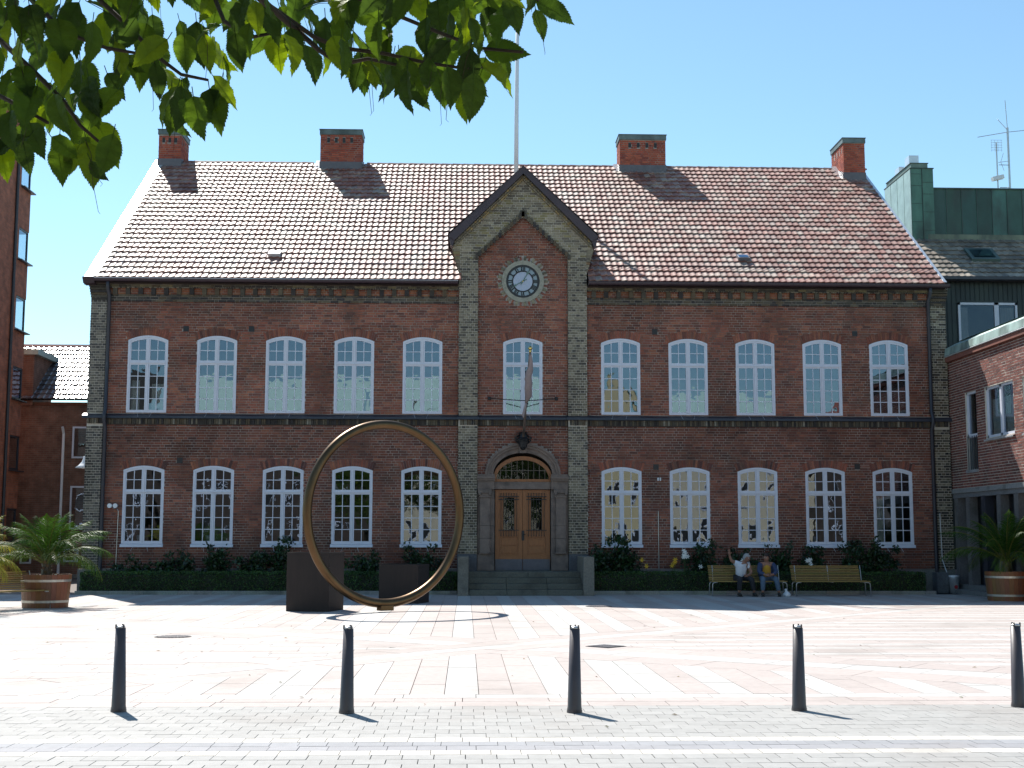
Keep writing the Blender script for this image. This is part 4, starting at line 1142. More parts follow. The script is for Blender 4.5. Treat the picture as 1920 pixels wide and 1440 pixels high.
# copper eaves: soffit, fascia and lit sheet edge
mb = MB()
prof = [(.0, 7.20), (-.08, 7.21), (-.12, 7.26), (-.09, 7.48), (.35, 7.70)]
def ex(u, v, d): return (XR + u, -d, v)
mb.prism(prof, ex, -.0, 9.0, (.33, .45, .42)); mb.build('copper_eaves', 'copper', rb)
mb = MB(); mb.tube([(XR - .12, -.02, 7.22), (XR - .12, -9, 7.22)], .02, 6); mb.build('drip_edge', 'zincw', rb)
mb = MB(); mb.box(XR - .10, XR + .02, -9, .0, 7.06, 7.2, (.2, .08, .06)); mb.build('frieze', 'brick', rb)
mb = MB(); mb.add([(XR + .3, 0, 7.72), (XR + .3, -9, 7.72), (XR + 9, -9, 9.1), (XR + 9, 0, 9.1)], [(0, 1, 2, 3)], (.12, .2, .18)); mb.build('roof', 'copper', rb)

# ------------------------------------------------------------------ building behind, right
YB = 5.5
bb = empty('copper_clad_building', 'dark copper clad building with tiled roof and green copper attic behind the brick buildings', 'building', (0, 0, 0))
mb = MB(); mb.box(14.25, 28, YB, YB + 9, 0, 10.77, (.018, .028, .030)); bw = mb.build('wall', 'copper', bb)
x = 14.3
while x < 23:
    mb = MB()
    if not 15.66 < x < 17.86: mb.box(x, x + .02, YB - .022, YB, 7.0, 10.77, (.012, .022, .026))
    else: mb.box(x, x + .02, YB - .022, YB, 10.05, 10.77, (.012, .022, .026))
    mb.build('standing_seam', 'copper', bw); x += .17
w = MB()
wx0, wx1, wz0, wz1 = 15.70, 17.83, 7.95, 9.97
for (a, b, c, d) in ((wx0, wx0 + .08, wz0, wz1), (wx1 - .08, wx1, wz0, wz1), (wx0, wx1, wz1 - .08, wz1), (wx0, wx1, wz0, wz0 + .08), (wx0 + 1.30, wx0 + 1.46, wz0, wz1)): w.box(a, b, YB - .06, YB + .02, c, d)
wo = w.build('window', 'white', bb)
mb = MB(); mb.add([(wx0, YB - .02, wz0), (wx1, YB - .02, wz0), (wx1, YB - .02, wz1), (wx0, YB - .02, wz1)], [(0, 1, 2, 3)]); mb.build('pane', 'glass_door', wo)
for (c0, c1, zt_) in ((wx0 + .1, wx0 + .36, 9.8), (wx0 + .8, wx0 + 1.03, 8.9), (wx0 + 1.52, wx0 + 2.0, 9.8)):
    mb = MB(); n = 14; vs = []
    for k in range(n + 1): xx = c0 + (c1 - c0) * k / n; yy = YB - .012 + .006 * sin(k * 2.3); vs += [(xx, yy, 8.02), (xx, yy, zt_)]
    mb.add(vs, [(2 * k, 2 * k + 2, 2 * k + 3, 2 * k + 1) for k in range(n)]); mb.build('curtain', 'curtain', wo)
rr_ = MB(); rr_.add([(13.4, YB - .35, 10.77), (28, YB - .35, 10.77), (28, YB + 2.8, 13.07), (13.4, YB + 2.8, 13.07)], [(0, 1, 2, 3)]); rr_.add([(13.4, YB - .35, 10.73), (28, YB - .35, 10.73), (28, YB, 10.73), (13.4, YB, 10.73)], [(3, 2, 1, 0)])
ro = rr_.build('roof', 'under', bb)
tile_roof(ro, 13.45, 21.0, YB - .38, 10.79, YB + 2.62, 13.02, [(.22, .19, .155), (.19, .16, .13), (.26, .225, .185), (.15, .13, .11)], 'tile', singles=140, w=.225)
mb = MB(); mb.prism([(YB - .53, 10.83), (YB - .53, 10.72), (YB - .38, 10.68), (YB - .36, 10.77)], lambda u, v, d: (d, u, v), 13.9, 26); mb.build('gutter', 'dmetal', bb)
# attic
mb = MB(); ya = YB + 2.35; mb.box(15.64, 28, ya, ya + 5, 12.7, 14.74, (.06, .15, .115)); mb.box(15.59, 28, ya - .06, ya + 5, 14.74, 14.79, (.05, .07, .065)); mb.box(15.53, 28, ya - .14, ya, 12.72, 12.97, (.15, .17, .12)); at_ = mb.build('attic', 'copper', bb)
for k in range(14):
    mb = MB(); xx = 15.72 + k * .58; mb.box(xx, xx + .025, ya - .03, ya, 12.97, 14.74, (.05, .07, .065)); mb.build('seam', 'copper', at_)
    k_ = U(.6, 1.35); mb = MB(); mb.box(xx + .03, xx + .555, ya - .008, ya - .001, 12.99, 14.72, tuple(q * k_ for q in (.05 * U(.8, 1.1), .105, .085 * U(.95, 1.1)))); mb.build('copper_sheet', 'copper', at_)
# copper clad chimney tower
mb = MB(); tx0, tx1, ty0, ty1, tzt = 14.95, 15.80, ya - .13, ya + 3.0, 15.49
mb.box(tx0, tx1, ty0, ty1, 12.7, tzt, (.075, .17, .13)); mb.box(tx0 - .03, tx1 + .03, ty0 - .03, ty1, tzt, tzt + .03, (.04, .06, .055)); mb.box(tx0 + .05, tx1 - .16, ty0 + .1, ty1 - .1, tzt + .03, tzt + .23, (.14, .2, .17)); mb.box(tx0 + .02, tx1 - .13, ty0 + .07, ty1 - .1, tzt + .23, tzt + .25, (.05, .07, .06))
to = mb.build('chimney_tower', 'copper', bb)
for xx in (tx0 + .41,):
    mb = MB(); mb.box(xx, xx + .02, ty0 - .025, ty0, 12.8, tzt, (.04, .06, .055)); mb.build('seam', 'copper', to)
for zz in (13.44, 14.14, 14.83, 15.28):
    mb = MB(); mb.box(tx0, tx1 - .42, ty0 - .012, ty0, zz, zz + .012, (.04, .06, .055)); mb.box(tx0 + .43, tx1, ty0 - .012, ty0, zz - .32, zz - .308, (.04, .06, .055)); mb.build('seam', 'copper', to)
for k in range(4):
    mb = MB(); yy = ty0 + .02 + k * .77; mb.box(tx0 - .02, tx0 - .001, yy, yy + .73, 12.8, tzt - .02, (.42, .47, .44)); mb.build('sunlit_copper_sheet', 'copperlit', to)  # sun-facing side of the tower, its light painted in as paler sheets
mb = MB(); mb.box(tx0 + .13, tx0 + .50, ty0 + .5, ty0 + 1.0, tzt + .25, tzt + .66, (.3, .3, .3)); mb.box(tx0 + .1, tx0 + .3, ty0 + 1.6, ty0 + 2.1, tzt + .25, tzt + .53, (.3, .3, .3)); mb.build('flue', 'zincw', to)
# skylight
mb = MB(); sy = YB + 1.02; sz = 11.84; d = Vector((0, 3.0, 2.23)).normalized(); n = Vector((0, -d.z, d.y)); c = Vector((17.04, sy, sz)) + n * .10
mb.obox(c, (.53, 0, 0), d * .47, n * .06, (.09, .13, .12)); so = mb.build('skylight', 'copper', bb)
mb = MB(); mb.obox(c + n * .062, (.40, 0, 0), d * .35, n * .004); mb.build('pane', 'glass_new', so)
# antennas
AX, AY = 19.35, 9.2
an = empty('antenna_mast', 'thin roof antenna mast with whip and yagi arms at the right edge', 'antenna', (AX, AY, 14.79))
mb = MB(); mb.tube([(AX, AY, 14.79), (AX, AY, 17.6)], .045, 8); mb.tube([(AX, AY, 17.5), (AX - .05, AY, 18.7)], .015, 6); child(mb, 'mast', 'steel', an)
mb = MB(); mb.tube([(AX - 1.2, AY, 17.2), (AX, AY, 17.42), (AX + .7, AY, 17.5)], .013, 5); mb.tube([(AX - .42, AY - .1, 17.9), (AX, AY, 17.5)], .011, 5); child(mb, 'rod', 'steel', an)
for zz in (16.1, 15.2): mb = MB(); mb.tube([(AX - .4, AY, zz), (AX, AY, zz)], .015, 5); child(mb, 'arm', 'steel', an)
an2 = empty('television_antenna', 'shorter aerial mast with grid antenna left of the thin whip mast', 'antenna', (AX - .47, AY, 14.79))
mb = MB(); mb.tube([(AX - .47, AY, 14.79), (AX - .47, AY, 17.0)], .03, 8); child(mb, 'mast', 'steel', an2)
mb = MB()
for k in range(5): mb.tube([(AX - .70, AY - .05, 16.68 + .10 * k), (AX - .25, AY - .05, 16.68 + .10 * k)], .006, 4)
for k in range(4): mb.tube([(AX - .68 + .13 * k, AY - .05, 16.62), (AX - .68 + .13 * k, AY - .05, 17.08)], .006, 4)
child(mb, 'grid', 'steel', an2)
mb = MB(); mb.tube([(AX - .42, AY, 16.2), (AX - .05, AY, 16.25)], .01, 5)
for s in (-1, 1): mb.tube([(AX - .32, AY, 16.22), (AX - .2, AY, 16.22 + s * .35)], .009, 4)
child(mb, 'dipole', 'steel', an2)
mb = MB(); mb.obox((AX - .51, AY - .1, 15.55), (.21, 0, .05), (0, .12, 0), (-.02, 0, .07)); child(mb, 'receiver_box', 'plastic', an2)

# ------------------------------------------------------------------ left: tall brick house seen edge on
XL, YE = -19.18, 12.0
lb = empty('corner_window_block', 'tall orange brick block with stacked corner windows at the left edge', 'building', (0, 0, 0))
def zs(z): return 1.62 + (z - 1.62) * 1.4397
LW = [(zs(10.0 + 2.02 - .9), zs(11.9))] + [(zs(9.12), zs(10.0)), (zs(7.20), zs(8.12)), (zs(5.33), zs(6.2)), (zs(3.43), zs(4.35)), (zs(1.5), zs(2.4))]
LW[0] = (zs(11.14), zs(12.05))
mb = MB(); levels = sorted([0] + [q for w in LW for q in w] + [17.6])
wins = sorted(LW); prev = 0
for (a, b) in wins + [(17.8, 17.8)]:
    mb.box(XL - 9, XL, 8.2, YE, prev, a); 
    if b > a: mb.box(XL - 9, XL, 8.2, YE - 1.15, a, b); mb.box(XL - 9, XL - .9, YE - 1.15, YE, a, b)
    prev = b
wl = mb.build('wall', 'bt_orange', lb); uvbox(wl, 0)
for (a, b) in wins:
    w = MB(); X1 = XL - .02; Y1 = YE - .02
    for (p, q) in ((Y1 - 1.13, Y1 - 1.06), (Y1 - .07, Y1)): w.box(X1 - .07, X1, p, q, a, b)
    w.box(X1 - .07, X1, Y1 - 1.13, Y1, a, a + .07); w.box(X1 - .07, X1, Y1 - 1.13, Y1, b - .07, b)
    w.box(X1 - .9, X1 - .83, Y1 - .07, Y1, a, b); w.box(X1 - .9, X1, Y1 - .07, Y1, a, a + .07); w.box(X1 - .9, X1, Y1 - .07, Y1, b - .07, b)
    wo = w.build('window', 'dmetal', lb)
    mb = MB(); mb.add([(X1 - .03, Y1 - 1.1, a), (X1 - .03, Y1 - .03, a), (X1 - .03, Y1 - .03, b), (X1 - .03, Y1 - 1.1, b)], [(0, 1, 2, 3)]); mb.add([(X1 - .03, Y1 - .03, a), (X1 - .9, Y1 - .03, a), (X1 - .9, Y1 - .03, b), (X1 - .03, Y1 - .03, b)], [(0, 1, 2, 3)]); mb.build('pane', 'glass_new', wo)
    mb = MB(); mb.box(XL - .9, XL + .16, YE - 1.2, YE + .16, a - .06, a - .02); mb.build('sill', 'dmetal', wo)
mb = MB(); mb.tube([(XL + .06, 10.3, 0), (XL + .06, 10.3, 17.6)], .06, 8); mb.build('downpipe', 'dmetal', lb)
mb = MB(); mb.box(XL - 9.1, XL + .1, 8.1, YE + .1, 17.8, 17.95); mb.build('roof', 'dmetal', lb)

# ------------------------------------------------------------------ left: low brick house behind
YR = 14.0; q_ = 54.39 / 46.39
def rx(x): return -1.729 + (x + 1.729) * q_
def rz(z): return 1.62 + (z - 1.62) * q_
lh = empty('low_brick_house', 'low brown brick house with grey pantiles in the gap at the left', 'building', (0, 0, 0))
mb = MB(); mb.box(-30, -8, YR, YR + 7, .0, rz(6.30)); w_ = mb.build('wall', 'bt_brown', lh); uvbox(w_, 0)
mb = MB(); mb.box(-30, -8, YR - .06, YR, 0, rz(.30) + .1, (.2, .19, .17)); mb.build('plinth', 'stone', lh)
mb = MB(); mb.box(-30, -8, YR - .08, YR, rz(6.30) - .12, rz(6.30), (.16, .065, .04)); mb.build('eaves_course', 'brick', lh)
rr_ = MB(); ze = rz(6.35); rr_.add([(-30, YR - .3, ze), (-8, YR - .3, ze), (-8, YR + 3.5, ze + 2.75), (-30, YR + 3.5, ze + 2.75)], [(0, 1, 2, 3)]); ro = rr_.build('roof', 'under', lh)
tile_roof(ro, -21.2, -14.2, YR - .33, ze + .02, YR + 3.4, ze + 2.72, SLATE, 'tiledark', singles=100, w=.23)
mb = MB(); mb.box(-22, -14, YR + 3.35, YR + 3.6, ze + 2.70, ze + 2.82); mb.build('ridge_cap', 'zincw', ro)
mb = MB(); mb.box(rx(-17.9), rx(-16.75), YR - .2, YR + 2.2, ze - .2, rz(7.95)); b_ = mb.build('stair_dormer', 'bt_brown', lh); uvbox(b_, 0)
mb = MB(); mb.box(rx(-17.95), rx(-16.6), YR - .3, YR + 2.4, rz(7.95), rz(8.15)); mb.build('dormer_cap', 'copperlit', lh)
for (x0, x1, z0, z1) in ((-15.38, -14.4, 4.36, 5.46), (-15.38, -14.4, 1.9, 3.40), (-15.52, -15.02, .80, 1.25), (-17.0, -16.62, .74, 1.2)):
    x0, x1, z0, z1 = rx(x0), rx(x1), rz(z0), rz(z1); w = MB(); f_ = .07
    w.box(x0, x0 + f_, YR - .04, YR - .001, z0, z1); w.box(x1 - f_, x1, YR - .04, YR - .001, z0, z1); w.box(x0 + f_, x1 - f_, YR - .04, YR - .001, z0, z0 + f_); w.box(x0 + f_, x1 - f_, YR - .04, YR - .001, z1 - f_, z1)
    if z1 - z0 > 1: w.box((x0 + x1) / 2 - .03, (x0 + x1) / 2 + .03, YR - .035, YR - .001, z0, z1)
    wo = w.build('window', 'white', lh)
    mb = MB(); mb.add([(x0, YR - .01, z0), (x1, YR - .01, z0), (x1, YR - .01, z1), (x0, YR - .01, z1)], [(0, 1, 2, 3)]); mb.build('pane', 'glass_new', wo)
    mb = MB(); mb.box(x0, x1, YR - .009, YR - .005, z0, z1); 
mb = MB(); mb.tube([(rx(-15.66), YR - .3, rz(5.42)), (rx(-15.66), YR - .12, rz(5.2)), (rx(-15.66), YR - .12, 0)], .055, 8); mb.build('downpipe', 'plastic', lh)
mb = MB(); mb.box(rx(-18.5), rx(-17.5), YR - .1, YR - .04, 0, rz(.45), (.3, .3, .3)); mb.build('cellar_hatch', 'stone', lh)
# lamp on the hall's end wall
lp = empty('wall_lamp', 'white trumpet shaped lamp on the end wall of the brick hall', 'lamp', (-13.2, 1.2, 4.0))
mb = MB(); mb.lathe([(.30, -.22), (.20, -.15), (.10, -.03), (.06, .10), (.05, .14)], (-13.55, 1.2, 4.0), 16); child(mb, 'lamp_shade', 'plastic', lp, smooth=True)
mb = MB(); mb.tube([(-13.15, 1.2, 4.0), (-13.3, 1.2, 4.22), (-13.55, 1.2, 4.22), (-13.55, 1.2, 4.1)], .02, 6); child(mb, 'arm', 'steel', lp)
lp2 = dup(lp, (-13.35, 1.2, 6.1), 0, 'upper small white lamp on the end wall under the string course'); lp2.scale = (.35, .35, .35)
lp['group'] = 'end wall lamps'; lp2['group'] = 'end wall lamps'

# ------------------------------------------------------------------ houses across the street, behind the camera (seen mirrored in the windows)
def far_house(x0, x1, y, zw, zr, wm, rm, label, gable=False):
    h = empty('gabled_house', label, 'building', (0, 0, 0))
    mb = MB(); mb.box(x0, x1, y - 9, y, 0, zw)
    if gable: mb.add([(x0, y, zw), (x1, y, zw), ((x0 + x1) / 2, y, zr)], [(0, 1, 2)])
    mb.build('wall', wm, h)
    mb = MB()
    if gable:
        m = (x0 + x1) / 2
        mb.add([(x0 - .2, y + .1, zw), (m, y + .1, zr + .1), (m, y - 9, zr + .1), (x0 - .2, y - 9, zw)], [(0, 1, 2, 3)]); mb.add([(x1 + .2, y + .1, zw), (m, y + .1, zr + .1), (m, y - 9, zr + .1), (x1 + .2, y - 9, zw)], [(0, 3, 2, 1)])
    else: mb.add([(x0, y + .3, zw), (x1, y + .3, zw), (x1, y - 4.5, zr), (x0, y - 4.5, zr)], [(0, 3, 2, 1)])
    mb.build('roof', rm, h)
    for zf in (1.2, 4.3, 7.4):
        if zf + 1.8 > zw: break
        xx = x0 + 1.0
        while xx < x1 - 1.5:
            mb = MB(); mb.box(xx, xx + 1.0, y, y + .04, zf, zf + 1.7); w = mb.build('window', 'white', h)
            mb = MB(); mb.box(xx + .1, xx + .9, y + .04, y + .05, zf + .1, zf + 1.6); mb.build('pane', 'iron', w); xx += 2.4
far_house(-44, -26.5, -66, 11.0, 15.5, 'bt_far', 'dark', 'dark brick house mirrored in the leftmost upper window of the hall')
far_house(-26, -9.5, -67, 8.6, 15.0, 'bt_far', 'greenroof', 'dark brick house with pale copper roof mirrored in the upper left windows')
far_house(-9, 6, -68, 9.0, 15.3, 'cream', 'greenroof', 'cream house with green copper roof mirrored in the upper middle windows')
far_house(6.5, 14, -66, 9.0, 14.8, 'yellow', 'greenroof', 'yellow gabled house mirrored in the windows right of the door', True)
far_house(14.5, 26, -67, 9.5, 13.8, 'cream', 'greenroof', 'pale house with green roof mirrored in the right hand windows')
far_house(26.5, 44, -64, 10.5, 15.5, 'bt_far', 'redroof', 'dark red house mirrored in the far right windows', True)
for o in bpy.data.objects:
    if o.type == 'MESH' and o.parent and o.parent.name.startswith('gabled_house') and o.name.startswith('wall') and o.data.materials[0].name == 'far_red_brickwork': uvbox(o, 0)
